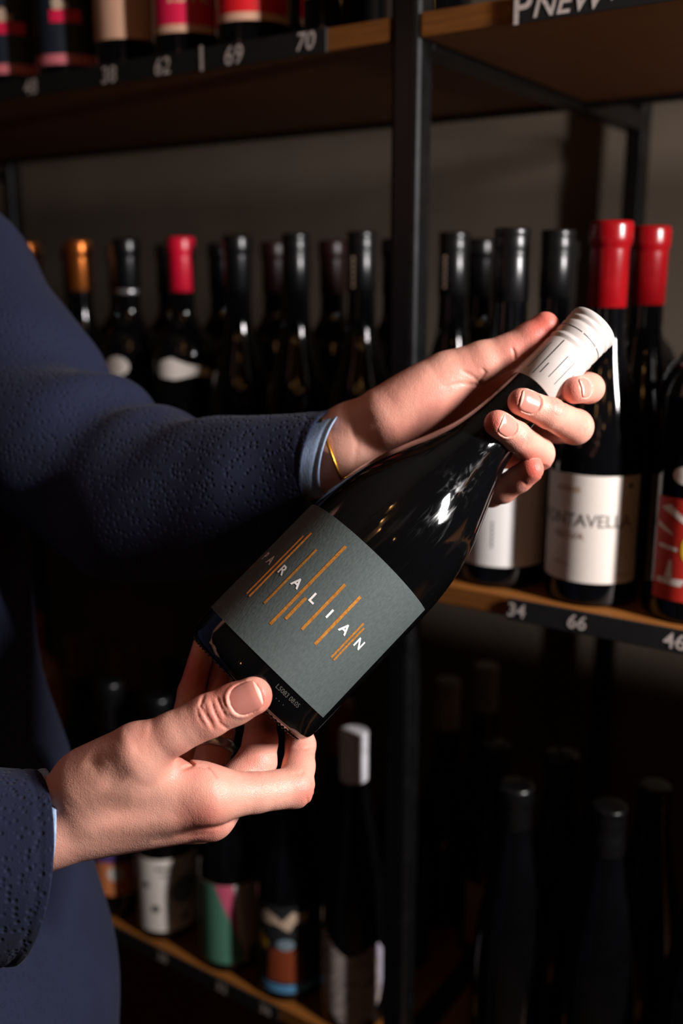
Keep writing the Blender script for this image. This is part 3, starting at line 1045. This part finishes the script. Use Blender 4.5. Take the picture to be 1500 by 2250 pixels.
# left hand: palm behind the neck, thumb along the cap, fingers wrapped round to the near side
LH_THUMB = [J(850, 915, 608, 19), J(985, 828, 606, 15.5), J(1060, 795, 602, 12.4), J(1115, 774, 600, 10.6), J(1165, 743, 598, 9.6), J(1197, 716, 597, 8.4)]
LH_INDEX = [J(1095, 850, 636, 13), J(1255, 842, 632, 10), J(1290, 852, 606, 8.9), J(1294, 853, 594, 8.7), J(1263, 857, 577, 7.9)]
LH_MID = [J(1120, 915, 634, 13), J(1225, 935, 616, 10.6), J(1264, 938, 596, 10.3), J(1206, 908, 570, 8.7), J(1145, 883, 562, 7.8)]
LH_RING = [J(1095, 985, 632, 12), J(1150, 1000, 612, 10.2), J(1181, 997, 592, 9.6), J(1133, 959, 566, 8.4), J(1093, 931, 557, 7.7)]
LH_LITTLE = [J(1045, 1045, 628, 11), J(1078, 1082, 609, 8.8), J(1104, 1075, 598, 8.3), J(1140, 1052, 588, 7.8), J(1166, 1031, 580, 7.4)]
LH_NAILS = [Nail(LH_INDEX[-1], LH_INDEX[-2], (0.50, 0.10, -1), 5.7, 5.4, 8.1, shift=-0.5), Nail(LH_MID[-1], LH_MID[-2], (0.18, 0.10, -1), 6.2, 6.4, 8.0, shift=-1.6),
            Nail(LH_RING[-1], LH_RING[-2], (0.30, 0.02, -1), 5.7, 5.8, 7.8, shift=-2.2), Nail(LH_LITTLE[-1], LH_LITTLE[-2], (0.8, -0.2, 0.55), 4.8, 5.2, 7.4, shift=-2.0)]


def lh_palm(p):
    W1, W2 = eye(782, 948, 620), eye(765, 1008, 620)
    F1, F2 = eye(590, 1015, 642), eye(575, 1065, 642)
    d = seg_d(p, W1, A3(LH_INDEX[0]), 17, 13)
    d = smin(d, seg_d(p, W1, A3(LH_MID[0]), 17, 13), 6)
    d = smin(d, seg_d(p, W2, A3(LH_RING[0]), 17, 12), 6)
    d = smin(d, seg_d(p, W2, A3(LH_LITTLE[0]), 17, 11), 6)
    d = smin(d, seg_d(p, W1, F1, 17, 21), 8)
    d = smin(d, seg_d(p, W2, F2, 17, 21), 8)
    ax = unit(eye(985, 835, 606) - eye(840, 940, 610))
    up = unit(np.cross((0, 0, 1.0), ax))
    d = smin(d, ell_d(p, eye(915, 893, 606), (ax, up, np.cross(ax, up)), (33, 19, 17)), 8)
    return d


LH_STROKES = [
    ([(1124, 762), (1130, 778), (1131, 794)], 0.6, 0.9), ([(1043, 848), (1052, 838), (1066, 818), (1056, 808)], 0.5, 1.0), ([(1040, 842), (1050, 850), (1062, 838)], 0.7, 1.2),
    ([(1010, 812), (1040, 828), (1062, 850)], 0.35, 1.2), ([(965, 852), (1010, 842), (1045, 846)], 0.35, 1.3),
    ([(800, 905), (822, 935), (826, 985)], 0.3, 3.5), ([(770, 930), (785, 975), (775, 1030)], 0.3, 2.0),
    ([(1226, 874), (1233, 892), (1228, 912)], 0.30, 0.7), ([(1234, 872), (1241, 892), (1236, 914)], 0.28, 0.7), ([(1219, 877), (1225, 892), (1221, 908)], 0.25, 0.6),
    ([(1288, 916), (1294, 935), (1288, 955)], 0.25, 0.8), ([(1280, 908), (1285, 932), (1280, 958)], 0.22, 0.8),
    ([(1150, 948), (1160, 965), (1152, 985)], 0.28, 0.8), ([(1158, 944), (1168, 962), (1162, 984)], 0.22, 0.8),
    ([(1138, 1040), (1148, 1055), (1158, 1068)], 0.3, 0.9), ([(1228, 868), (1230, 890), (1226, 912)], -0.5, 4.0),
    ([(860, 880), (900, 850), (950, 815)], -0.5, 6.0)]
LH_RED = [(1195, 715, 60, 0.95), (1140, 770, 50, 0.55), (1250, 850, 45, 0.6), (1300, 850, 40, 0.4), (1125, 875, 36, 0.6), (1150, 882, 36, 0.5), (1225, 890, 30, 0.45), (1280, 935, 40, 0.35), (1075, 930, 34, 1.0),
          (1105, 936, 30, 0.5), (1155, 965, 30, 0.35), (1168, 1032, 44, 1.0), (1120, 1065, 40, 0.55), (970, 900, 80, 0.45), (1040, 820, 60, 0.35), (880, 870, 60, 0.25), (900, 950, 60, 0.4)]
lh = hand_sdf(lh_palm, [(LH_THUMB, 9), (LH_INDEX, 6), (LH_MID, 5), (LH_RING, 5), (LH_LITTLE, 5)], LH_NAILS, LH_STROKES)
LHV, LHF = mesh_sdf(lh, (-60, -5, 535), (180, 150, 670), 0.72)

# ------------------------------------------------------------------ the person
P0 = Vector((-0.42, 0.66, 0.0))
person = empty('person', P0)
tag(person, 'person in a navy jacket with pale blue shirt cuffs presenting the held bottle', 'person')


def to_local(pts_mm):
    return eye_to_world(pts_mm) - np.array(P0)


def world_to_eye(w):
    w = np.asarray(w, float)
    x, y, z = w[..., 0], w[..., 1], w[..., 2] - CAM_Z
    return np.stack([x, y * SP + z * CP, y * CP - z * SP], -1) * 1000.0


# the rest of the body under the clothes (mm, world axes)
NECK = np.array([-430., 690., 1500.])
HEAD = np.array([-395., 680., 1675.])
fwd = unit((0.90, -0.10, -0.42))
sid = unit(np.cross((0, 0, 1.0), fwd))
upv = np.cross(fwd, sid)
SHR, SHL = np.array([-430., 470., 1425.]), np.array([-400., 880., 1425.])
EWR = eye_to_world(eye(-170, 1845, 508)) * 1000
EWL = eye_to_world(eye(585, 1040, 642)) * 1000
ELR = np.array([-440., 400., 1150.])
ELL = eye_to_world(eye(150, 1010, 735)) * 1000


def core(p):
    d = ell_d(p, np.array([-400., 680., 1290.]), np.eye(3), (95, 150, 240))
    d = smin(d, ell_d(p, np.array([-380., 650., 1000.]), np.eye(3), (95, 140, 170)), 60)
    d = smin(d, seg_d(p, np.array([-430., 560., 1435.]), np.array([-420., 800., 1435.]), 55, 55), 40)
    for sh, el, wr in ((SHR, ELR, EWR), (SHL, ELL, EWL)):
        d = smin(d, seg_d(p, sh, el, 50, 38), 25)
        d = smin(d, seg_d(p, el, wr, 36, 24), 15)
    d = smin(d, seg_d(p, NECK - (0, 0, 30), HEAD - fwd * 15 - upv * 20, 62, 52), 25)
    ax3 = (fwd, sid, upv)
    h = ell_d(p, HEAD - fwd * 12 + upv * 32, ax3, (97, 76, 88))
    h = smin(h, ell_d(p, HEAD + fwd * 32 - upv * 42, ax3, (58, 55, 72)), 25)
    h = smin(h, seg_d(p, HEAD + fwd * 84 + upv * 16, HEAD + fwd * 108 - upv * 22, 8, 12), 10)
    h = smin(h, ell_d(p, HEAD + fwd * 80 - upv * 62, ax3, (14, 24, 8)), 8)
    h = smin(h, seg_d(p, HEAD + fwd * 78 + upv * 28 - sid * 34, HEAD + fwd * 78 + upv * 28 + sid * 34, 12, 12), 12)
    for s in (-1, 1):
        h = np.minimum(h, smin(h, ell_d(p, HEAD - fwd * 8 + sid * 76 * s, ax3, (22, 9, 33)), 6))
        h = np.maximum(h, -ell_d(p, HEAD + fwd * 96 + upv * 10 + sid * 32 * s, ax3, (14, 13, 6)))
    q = p - (HEAD + fwd * 90 - upv * 62)
    h = h + 3.0 * np.exp(-((q @ upv) / 2.5) ** 2 - ((q @ sid) / 20) ** 2 - ((q @ fwd) / 25) ** 2)
    return smin(d, h, 20)


CV, CF = mesh_sdf(core, (-640, 330, 830), (20, 980, 1800), 6.0, block=5)
CV_l = CV / 1000.0 - np.array(P0)


def orient(V, F):
    a, b, c = V[F[:, 0]], V[F[:, 1]], V[F[:, 2]]
    vol = np.einsum('ij,ij->i', a, np.cross(b, c)).sum()
    return F[:, ::-1] if vol < 0 else F


def redness(Vmm, spots):
    u, v = pix(Vmm)
    r = np.zeros(len(Vmm))
    for px, py, rad, s in spots:
        r = np.maximum(r, s * np.exp(-((u - px) ** 2 + (v - py) ** 2) / rad ** 2))
    return r


parts = [(to_local(RHV), RHF, redness(RHV, RH_RED)), (to_local(LHV), LHF, redness(LHV, LH_RED)), (CV_l, CF, 0.6 * np.exp(-(((CV - HEAD) @ upv + 62) / 9) ** 2 - (((CV - HEAD) @ sid) / 20) ** 2 - (((CV - HEAD) @ fwd - 92) / 16) ** 2))]
VV, FF, RR = [], [], []
n0 = 0
for V, F_, r in parts:
    FF.append(orient(V, F_) + n0)
    VV.append(V)
    RR.append(r)
    n0 += len(V)
VV, FF, RR = np.concatenate(VV), np.concatenate(FF), np.concatenate(RR)


def np_mesh(name, V, F, material, parent):
    me = bpy.data.meshes.new(name)
    me.vertices.add(len(V))
    me.vertices.foreach_set('co', np.asarray(V, np.float32).ravel())
    nf = len(F)
    me.loops.add(nf * 4)
    me.polygons.add(nf)
    me.loops.foreach_set('vertex_index', np.asarray(F, np.int32).ravel())
    me.polygons.foreach_set('loop_start', np.arange(0, nf * 4, 4, dtype=np.int32))
    me.update(calc_edges=True)
    me.polygons.foreach_set('use_smooth', np.ones(nf, dtype=bool))
    me.materials.append(material)
    o = bpy.data.objects.new(name, me)
    COL.objects.link(o)
    o.parent = parent
    return o


m_skin = mat('skin', hexc('d9a083'), 0.46, spec=0.4)
nt, N, L, b = nodes_of(m_skin)
b.inputs['Subsurface Weight'].default_value = 0.25
b.inputs['Subsurface Radius'].default_value = (1.0, 0.35, 0.18)
b.inputs['Subsurface Scale'].default_value = 0.0035
at = N.new('ShaderNodeAttribute')
at.attribute_name = 'redness'
tc = N.new('ShaderNodeTexCoord')
n1 = N.new('ShaderNodeTexNoise')
n1.inputs['Scale'].default_value = 70
n1.inputs['Detail'].default_value = 5
L.new(tc.outputs['Object'], n1.inputs['Vector'])
mixa = N.new('ShaderNodeMix')
mixa.data_type = 'RGBA'
mixa.inputs[6].default_value = hexc('dfa995')
mixa.inputs[7].default_value = hexc('d69583')
L.new(n1.outputs['Fac'], mixa.inputs[0])
mixb = N.new('ShaderNodeMix')
mixb.data_type = 'RGBA'
mixb.inputs[7].default_value = hexc('c25a4c')
L.new(at.outputs['Fac'], mixb.inputs[0])
L.new(mixa.outputs[2], mixb.inputs[6])
L.new(mixb.outputs[2], b.inputs['Base Color'])
n2 = N.new('ShaderNodeTexVoronoi')
n2.inputs['Scale'].default_value = 900
n2.feature = 'DISTANCE_TO_EDGE'
n3 = N.new('ShaderNodeTexNoise')
n3.inputs['Scale'].default_value = 260
n3.inputs['Detail'].default_value = 4
for q in (n2, n3):
    L.new(tc.outputs['Object'], q.inputs['Vector'])
ad = N.new('ShaderNodeMath')
ad.operation = 'ADD'
L.new(n2.outputs['Distance'], ad.inputs[0])
L.new(n3.outputs['Fac'], ad.inputs[1])
bp = N.new('ShaderNodeBump')
bp.inputs['Strength'].default_value = 0.36
bp.inputs['Distance'].default_value = 0.0006
L.new(ad.outputs[0], bp.inputs['Height'])
L.new(bp.outputs['Normal'], b.inputs['Normal'])

body = np_mesh('body', VV, FF, m_skin, person)
att = body.data.attributes.new('redness', 'FLOAT', 'POINT')
att.data.foreach_set('value', RR.astype(np.float32))

m_nail = add_noise(mat('nail', rough=0.28, spec=0.5), 120, hexc('c97e70'), hexc('d18a7c'))
b = m_nail.node_tree.nodes['Principled BSDF']
b.inputs['Subsurface Weight'].default_value = 0.2
b.inputs['Subsurface Scale'].default_value = 0.002
m_nail_edge = add_noise(mat('nail_edge', rough=0.35), 200, hexc('e0b8a4'), hexc('e8c4b2'))
for nl in RH_NAILS + LH_NAILS:
    V, Fc = nl.mesh()
    o = mesh_obj('fingernail', to_local(V), Fc, m_nail, person)
    bm = bmesh.new()
    bm.from_mesh(o.data)
    bmesh.ops.recalc_face_normals(bm, faces=bm.faces[:])
    for f in bm.faces:
        if f.index < 16 * 18 and f.index // 16 >= 16:
            f.material_index = 1
    bm.to_mesh(o.data)
    bm.free()
    o.data.materials.append(m_nail_edge)

# ------------------------------------------------------------------ clothes
m_navy = mat('navy_seersucker', hexc('2b2f4a'), 0.85, spec=0.25)
nt, N, L, b = nodes_of(m_navy)
b.inputs['Sheen Weight'].default_value = 0.03
tc = N.new('ShaderNodeTexCoord')
vo = N.new('ShaderNodeTexVoronoi')
vo.inputs['Scale'].default_value = 260
vo.inputs['Randomness'].default_value = 0.8
we = N.new('ShaderNodeTexNoise')
we.inputs['Scale'].default_value = 1400
n4 = N.new('ShaderNodeTexNoise')
n4.inputs['Scale'].default_value = 25
for q in (vo, we, n4):
    L.new(tc.outputs['Object'], q.inputs['Vector'])
rp = N.new('ShaderNodeValToRGB')
rp.color_ramp.elements[0].position = 0.0
rp.color_ramp.elements[1].position = 0.42
rp.color_ramp.elements[0].color = (0, 0, 0, 1)
rp.color_ramp.elements[1].color = (1, 1, 1, 1)
L.new(vo.outputs['Distance'], rp.inputs['Fac'])
mm = N.new('ShaderNodeMath')
mm.operation = 'MULTIPLY_ADD'
mm.inputs[1].default_value = 0.25
L.new(we.outputs['Fac'], mm.inputs[0])
L.new(rp.outputs['Color'], mm.inputs[2])
bp = N.new('ShaderNodeBump')
bp.inputs['Strength'].default_value = 0.8
bp.inputs['Distance'].default_value = 0.0011
L.new(mm.outputs[0], bp.inputs['Height'])
L.new(bp.outputs['Normal'], b.inputs['Normal'])
mx = N.new('ShaderNodeMix')
mx.data_type = 'RGBA'
mx.inputs[6].default_value = hexc('101429')
mx.inputs[7].default_value = hexc('191d36')
L.new(n4.outputs['Fac'], mx.inputs[0])
L.new(mx.outputs[2], b.inputs['Base Color'])

m_shirt = mat('blue_chambray', hexc('8ea4c4'), 0.8)
add_noise(m_shirt, 900, hexc('7f97bb'), hexc('a2b6d2'), bump=0.4, bump_dist=0.0004, stretch=(1, 1, 0.3))


def spline(P, n):
    P = np.array(P, float)
    out = []
    m = len(P) - 1
    for k in range(n + 1):
        x = k / n * m
        i = min(int(x), m - 1)
        t = x - i
        p0, p1, p2, p3 = P[max(i - 1, 0)], P[i], P[i + 1], P[min(i + 2, m)]
        out.append(0.5 * ((2 * p1) + (-p0 + p2) * t + (2 * p0 - 5 * p1 + 4 * p2 - p3) * t * t + (-p0 + 3 * p1 - 3 * p2 + p3) * t ** 3))
    return np.array(out)


def tube(centres, us, vs, n_len, n_seg, disp=None, hem=12.0, thick=1.8, inner=25.0, cap_end=False):
    """cloth tube through rings (mm); first ring is the open hem, folded inwards. returns verts, faces."""
    C_, U_, V_ = spline(centres, n_len), spline(us, n_len), spline(vs, n_len)
    ln = np.concatenate([[0], np.cumsum(np.linalg.norm(np.diff(C_, axis=0), axis=1))])
    th = np.linspace(0, 2 * np.pi, n_seg, endpoint=False)
    ct, st_ = np.cos(th)[:, None], np.sin(th)[:, None]
    rings = []
    T0 = unit(C_[1] - C_[0])
    # inner wall, then the rolled edge, then the outside
    for off, sh in ((inner, thick * 1.6), (inner * 0.5, thick * 1.3), (1.2, thick), (0.0, thick * 0.55)):
        r = C_[0] + T0 * off + ct * U_[0] * (1 - sh / np.linalg.norm(U_[0])) + st_ * V_[0] * (1 - sh / np.linalg.norm(V_[0]))
        rings.append(r)
    for k in range(len(C_)):
        r = C_[k] + ct * U_[k] + st_ * V_[k]
        nrm = ct * U_[k] / np.linalg.norm(U_[k]) + st_ * V_[k] / np.linalg.norm(V_[k])
        a = disp(ln[k], th, k / n_len) if disp else 0
        a = a + (-0.7 * math.exp(-((ln[k] - hem) / 0.9) ** 2) if hem else 0)
        rings.append(r + nrm * np.reshape(a, (-1, 1)) if np.ndim(a) else r + nrm * a)
    R_ = np.array(rings)
    nr = len(R_)
    V = R_.reshape(-1, 3)
    F_ = []
    for j in range(nr - 1):
        i = np.arange(n_seg)
        k = (i + 1) % n_seg
        F_.append(np.stack([j * n_seg + i, j * n_seg + k, (j + 1) * n_seg + k, (j + 1) * n_seg + i], 1))
    return V, np.concatenate(F_)


def frames(path, hu, hv):
    """elliptical ring axes across a path in eye coordinates"""
    P = np.array(path, float)
    us, vs = [], []
    for i in range(len(P)):
        T = unit(P[min(i + 1, len(P) - 1)] - P[max(i - 1, 0)])
        v = np.array([0, 0, 1.0])
        v = unit(v - T * (v @ T))
        u = np.cross(v, T)
        if u[1] < 0 and abs(u[1]) > abs(u[0]):
            u = -u
        us.append(u * hu[i])
        vs.append(v * hv[i])
    return us, vs


def noise1(x, seeds):
    return sum(a * np.sin(f * x + p) for a, f, p in seeds)


# right sleeve (near)
path = [eye(48, 1905, 512), eye(-60, 1912, 508), eye(-250, 1915, 495), eye(-560, 1880, 470), eye(-900, 1800, 455)]
path += [world_to_eye(np.array([-0.455, 0.40, 1.16])), world_to_eye(np.array([-0.46, 0.43, 1.28])), world_to_eye(np.array([-0.44, 0.48, 1.42])), world_to_eye(np.array([-0.43, 0.54, 1.47]))]
us, vs = frames(path, [49, 50, 53, 58, 62, 66, 66, 62, 50], [40, 42, 46, 54, 60, 64, 66, 70, 60])
for i in range(len(us)):
    if us[i][1] < 0:
        us[i] = -us[i]
    if i > 3:
        us[i] = np.array([-1.0, 0.25, 0]) * np.linalg.norm(us[i]) if False else us[i]
us[0], vs[0] = np.array([9, 49, 0.0]), np.array([-25, 0, 38.0])
us[1], vs[1] = np.array([7, 50, 0.0]), np.array([-20, 0, 40.0])


def disp_r(l, th, g):
    w = np.clip(l / 60, 0, 1)
    return w * (2.2 * np.sin(l / 17 + 2 * np.sin(th)) * (0.5 + 0.5 * np.cos(th - 0.6)) + 1.5 * np.sin(l / 31 + 3 * th)) + 0.8 * np.sin(3 * th + l / 40)


V1, F1 = tube(path[:6], us[:6], vs[:6], 90, 96, disp_r, hem=5.0)
# left sleeve (far)
pathl = [eye(715, 1006, 622), eye(640, 1042, 634), eye(540, 1076, 648), eye(430, 1094, 668), eye(320, 1086, 690), eye(215, 1045, 715), eye(120, 965, 738), eye(45, 860, 755), eye(-30, 740, 768), eye(-110, 600, 780), eye(-170, 510, 790)]
usl, vsl = frames(pathl, [30, 40, 49, 55, 59, 62, 64, 64, 63, 60, 48], [27, 30, 36, 42, 48, 54, 60, 64, 66, 66, 56])
for i in range(1, len(usl)):                    # keep the ring axes turning smoothly
    if usl[i] @ usl[i - 1] < 0:
        usl[i] = -usl[i]
usl[0], vsl[0] = np.array([6, 30, 0.0]), np.array([14, 0, 25.0])


def disp_l(l, th, g):
    w = np.clip((l - 15) / 50, 0, 1)
    elbow = np.exp(-((g - 0.52) / 0.16) ** 2)
    ridge = np.sin(l / 16 + 1.6 * np.sin(th + 0.4) + 0.6 * np.sin(l / 29))
    return w * (1.8 * np.sin(l / 21 + 2 * th) + 1.4 * np.sin(l / 11 + 3 * th + 1) * (0.4 + 0.6 * np.sin(l / 60) ** 2)) + elbow * 8.0 * ridge * (0.35 + 0.65 * np.clip(np.cos(th), 0, 1)) \
        + elbow * 3.0 * np.sin(l / 25 + 2 * th + 1)


V2, F2 = tube(pathl, usl, vsl, 170, 110, disp_l, hem=5.0)
# the body of the jacket (rings in world metres -> mm)
TZ = [(0.70, -0.147, 0.545, 0.150, 0.20), (0.80, -0.147, 0.545, 0.150, 0.20), (0.90, -0.147, 0.548, 0.150, 0.20), (0.984, -0.152, 0.553, 0.150, 0.20), (1.069, -0.183, 0.590, 0.145, 0.20),
      (1.174, -0.228, 0.668, 0.140, 0.20), (1.286, -0.249, 0.712, 0.135, 0.20), (1.38, -0.270, 0.735, 0.130, 0.20), (1.44, -0.290, 0.730, 0.115, 0.19), (1.49, -0.335, 0.715, 0.085, 0.13),
      (1.53, -0.365, 0.70, 0.068, 0.075), (1.55, -0.37, 0.70, 0.064, 0.068)]
ct_ = [world_to_eye(np.array([xf - hx, yc, z])) for z, xf, yc, hx, hy in TZ]
ut_ = [world_to_eye(np.array([hx, 0, CAM_Z])) for z, xf, yc, hx, hy in TZ]
vt_ = [world_to_eye(np.array([0, hy, CAM_Z])) for z, xf, yc, hx, hy in TZ]


def disp_t(l, th, g):
    return 4.0 * np.sin(l / 55 + 2 * th) * np.clip(1 - g * 1.2, 0, 1) + 2.0 * np.sin(l / 23 + 3 * th + 1)


V3, F3 = tube(ct_, ut_, vt_, 120, 140, disp_t, hem=0)
Vs, Fs, n0 = [], [], 0
for V, F_ in ((V1, F1), (V2, F2), (V3, F3)):
    Vs.append(to_local(V))
    Fs.append(F_ + n0)
    n0 += len(V)
jacket = np_mesh('jacket', np.concatenate(Vs), np.concatenate(Fs), m_navy, person)
bm = bmesh.new()
bm.from_mesh(jacket.data)
bmesh.ops.recalc_face_normals(bm, faces=bm.faces[:])
bm.to_mesh(jacket.data)
bm.free()

# shirt cuffs
for rim, u0, v0, nxt in ((eye(98, 1806, 520), (2, 26.5, 0), (-15, 0, 32), eye(-90, 1820, 512)), (eye(742, 993, 620), (7, 26.5, 0), (9, 0, 23), eye(620, 1030, 636))):
    pth = [rim, rim + (nxt - rim) * 0.5, nxt]
    V, F_ = tube(pth, [np.array(u0, float)] * 3, [np.array(v0, float)] * 3, 24, 80, lambda l, th, g: 0.3 * np.sin(5 * th + l / 9), hem=4.0, thick=1.0, inner=12)
    np_mesh('shirt_cuff', to_local(V), F_, m_shirt, person)

# bracelet on the far wrist, ring on the near hand


def torus(name, c, n, rx, ry, r, material, ux=None, wide=1.0):
    n = unit(n)
    x = unit(np.cross(n, (0, 0, 1.0))) if ux is None else unit(np.array(ux) - n * (np.array(ux) @ n))
    y = np.cross(n, x)
    V, F_ = [], []
    A, B = 64, 12
    for i in range(A):
        a = 2 * math.pi * i / A
        d = math.cos(a) * x * rx + math.sin(a) * y * ry
        o = unit(d)
        for j in range(B):
            q = 2 * math.pi * j / B
            V.append(c + d + o * r * math.cos(q) + n * r * wide * math.sin(q))
    for i in range(A):
        for j in range(B):
            F_.append((i * B + j, ((i + 1) % A) * B + j, ((i + 1) % A) * B + (j + 1) % B, i * B + (j + 1) % B))
    return mesh_obj(name, to_local(np.array(V)), F_, material, person)


m_gold = mat('gold', hexc('c08a30'), 0.3, metal=1.0)
m_silver = mat('silver', hexc('c4c6c8'), 0.3, metal=0.9)
torus('bracelet', eye(738, 1003, 622), eye(880, 950, 617) - eye(738, 1003, 622), 26.6, 20.5, 1.0, m_gold, ux=(0, 1, 0))
ra, rb_ = np.array(RH_RING[0][:3]), np.array(RH_RING[1][:3])
torus('ring', ra + (rb_ - ra) * 0.82, rb_ - ra, 10.6, 10.6, 1.2, m_silver, wide=2.4)

# ------------------------------------------------------------------ warm pendant bulbs hanging over the shop floor
m_bulb = mat('bulb_glow', (1, 0.6, 0.25, 1), 0.3, emit=(1.0, 0.50, 0.17), emit_s=28.0)
m_cord = mat('black_cord', hexc('101010'), 0.6)
bulb_me = lathe_mesh('bulb', [(0.004, -0.062), (0.012, -0.060), (0.019, -0.050), (0.021, -0.038), (0.018, -0.022), (0.013, -0.010), (0.012, 0.0)], m_bulb, 20)
socket_me = lathe_mesh('socket', [(0.013, -0.006), (0.017, -0.004), (0.017, 0.035), (0.012, 0.045), (0.004, 0.050)], m_cord, 16)
for k, (x, y, z) in enumerate(((0.02, -0.08, 2.46), (0.00, -0.30, 2.44), (0.03, -0.55, 2.42), (-0.02, -1.05, 2.40), (0.04, -1.75, 2.42), (0.75, -1.30, 2.40), (-0.85, -1.10, 2.42))):
    o = empty('pendant_lamp', (x, y, z))
    tag(o, 'warm bare bulb on a black cord, %s of the row over the shop floor' % ORD[k], 'lamp', 'pendant bulbs over the shop floor')
    child('bulb', bulb_me, o)
    child('socket', socket_me, o)
    child('cord', cached(('cord', round(ZC - z, 3)), lambda: lathe_mesh('cord', [(0.003, 0.048), (0.003, ZC - z)], m_cord, 8)), o)

# ------------------------------------------------------------------ the rest of the figure: trousers, shoes, hair, eyes
m_trouser = add_noise(mat('charcoal_trousers', rough=0.9), 300, hexc('202226'), hexc('2a2c31'), bump=0.3, bump_dist=0.0005)
m_shoe = add_noise(mat('brown_shoe', rough=0.4), 60, hexc('2e1c12'), hexc('3a2417'))
m_hair = add_noise(mat('brown_hair', rough=0.6), 160, hexc('2a1c12'), hexc('4a3220'), stretch=(1, 1, 0.2), bump=0.6, bump_dist=0.002)
m_iris = mat('iris', hexc('2a1c14'), 0.1)
m_eye = mat('eye_white', hexc('e8e2dc'), 0.2)


def w_tube(rings, n=60, seg=48, amp=3.0):
    c = [np.array(r[0]) * 1000 for r in rings]
    u = [np.array([r[1] * 1000, 0, 0]) for r in rings]
    v = [np.array([0, r[2] * 1000, 0]) for r in rings]
    V, F_ = tube(c, u, v, n, seg, lambda l, th, g: amp * np.sin(l / 45 + 2 * th), hem=0, inner=10)
    return V / 1000.0 - np.array(P0), F_


Vs, Fs, n0 = [], [], 0
for ys in (-0.085, 0.095):
    y0 = 0.60 + ys
    V, F_ = w_tube([((-0.27, y0, 0.06), 0.062, 0.060), ((-0.28, y0, 0.30), 0.072, 0.068), ((-0.27, y0, 0.52), 0.082, 0.076), ((-0.285, y0, 0.72), 0.098, 0.092), ((-0.30, y0, 0.90), 0.11, 0.105)])
    Vs.append(V)
    Fs.append(F_ + n0)
    n0 += len(V)
np_mesh('trousers', np.concatenate(Vs), np.concatenate(Fs), m_trouser, person)
for ys in (-0.085, 0.095):
    y0 = 600 + ys * 1000

    def shoe_sdf(p, y0=y0):
        d = seg_d(p, np.array([-285., y0, 45.]), np.array([-140., y0, 34.]), 43, 32)
        d = smin(d, seg_d(p, np.array([-270., y0, 60.]), np.array([-270., y0, 105.]), 44, 44), 20)
        return np.maximum(d, -p[:, 2] + 0.5)
    V, F_ = mesh_sdf(shoe_sdf, (-360, y0 - 70, -12), (-80, y0 + 70, 170), 4.0, block=5)
    V = V / 1000.0 - np.array(P0)
    np_mesh('shoe', V, orient(V, F_), m_shoe, person)


def hair_sdf(p):
    ax3 = (fwd, sid, upv)
    h = ell_d(p, HEAD - fwd * 18 + upv * 40, ax3, (104, 83, 93))
    q = p - HEAD
    face = (q @ fwd) * 0.8 - (q @ upv) * 0.9
    h = np.maximum(h, (face + 8) * 0.7)
    h = h + 2.0 * np.sin(p[:, 0] / 7 + p[:, 2] / 9) * np.sin(p[:, 1] / 6)
    return h


V, F_ = mesh_sdf(hair_sdf, (-560, 560, 1560), (-260, 800, 1830), 4.0, block=5)
V = V / 1000.0 - np.array(P0)
np_mesh('hair', V, orient(V, F_), m_hair, person)
for sg in (-1, 1):
    V, Fc = lathe_data([(0.0008, -0.0115), (0.006, -0.0098), (0.0105, -0.0048), (0.0115, 0.0), (0.0105, 0.0048), (0.006, 0.0098), (0.0008, 0.0115)], 20)
    c = (HEAD + fwd * 75 + upv * 9 + sid * 32 * sg) / 1000.0 - np.array(P0)
    ey = mesh_obj('eye', np.array(V) + c, Fc, m_eye, person)
    mesh_obj('iris', np.array(V) * 0.55 + c + fwd * 0.0062, Fc, m_iris, ey)
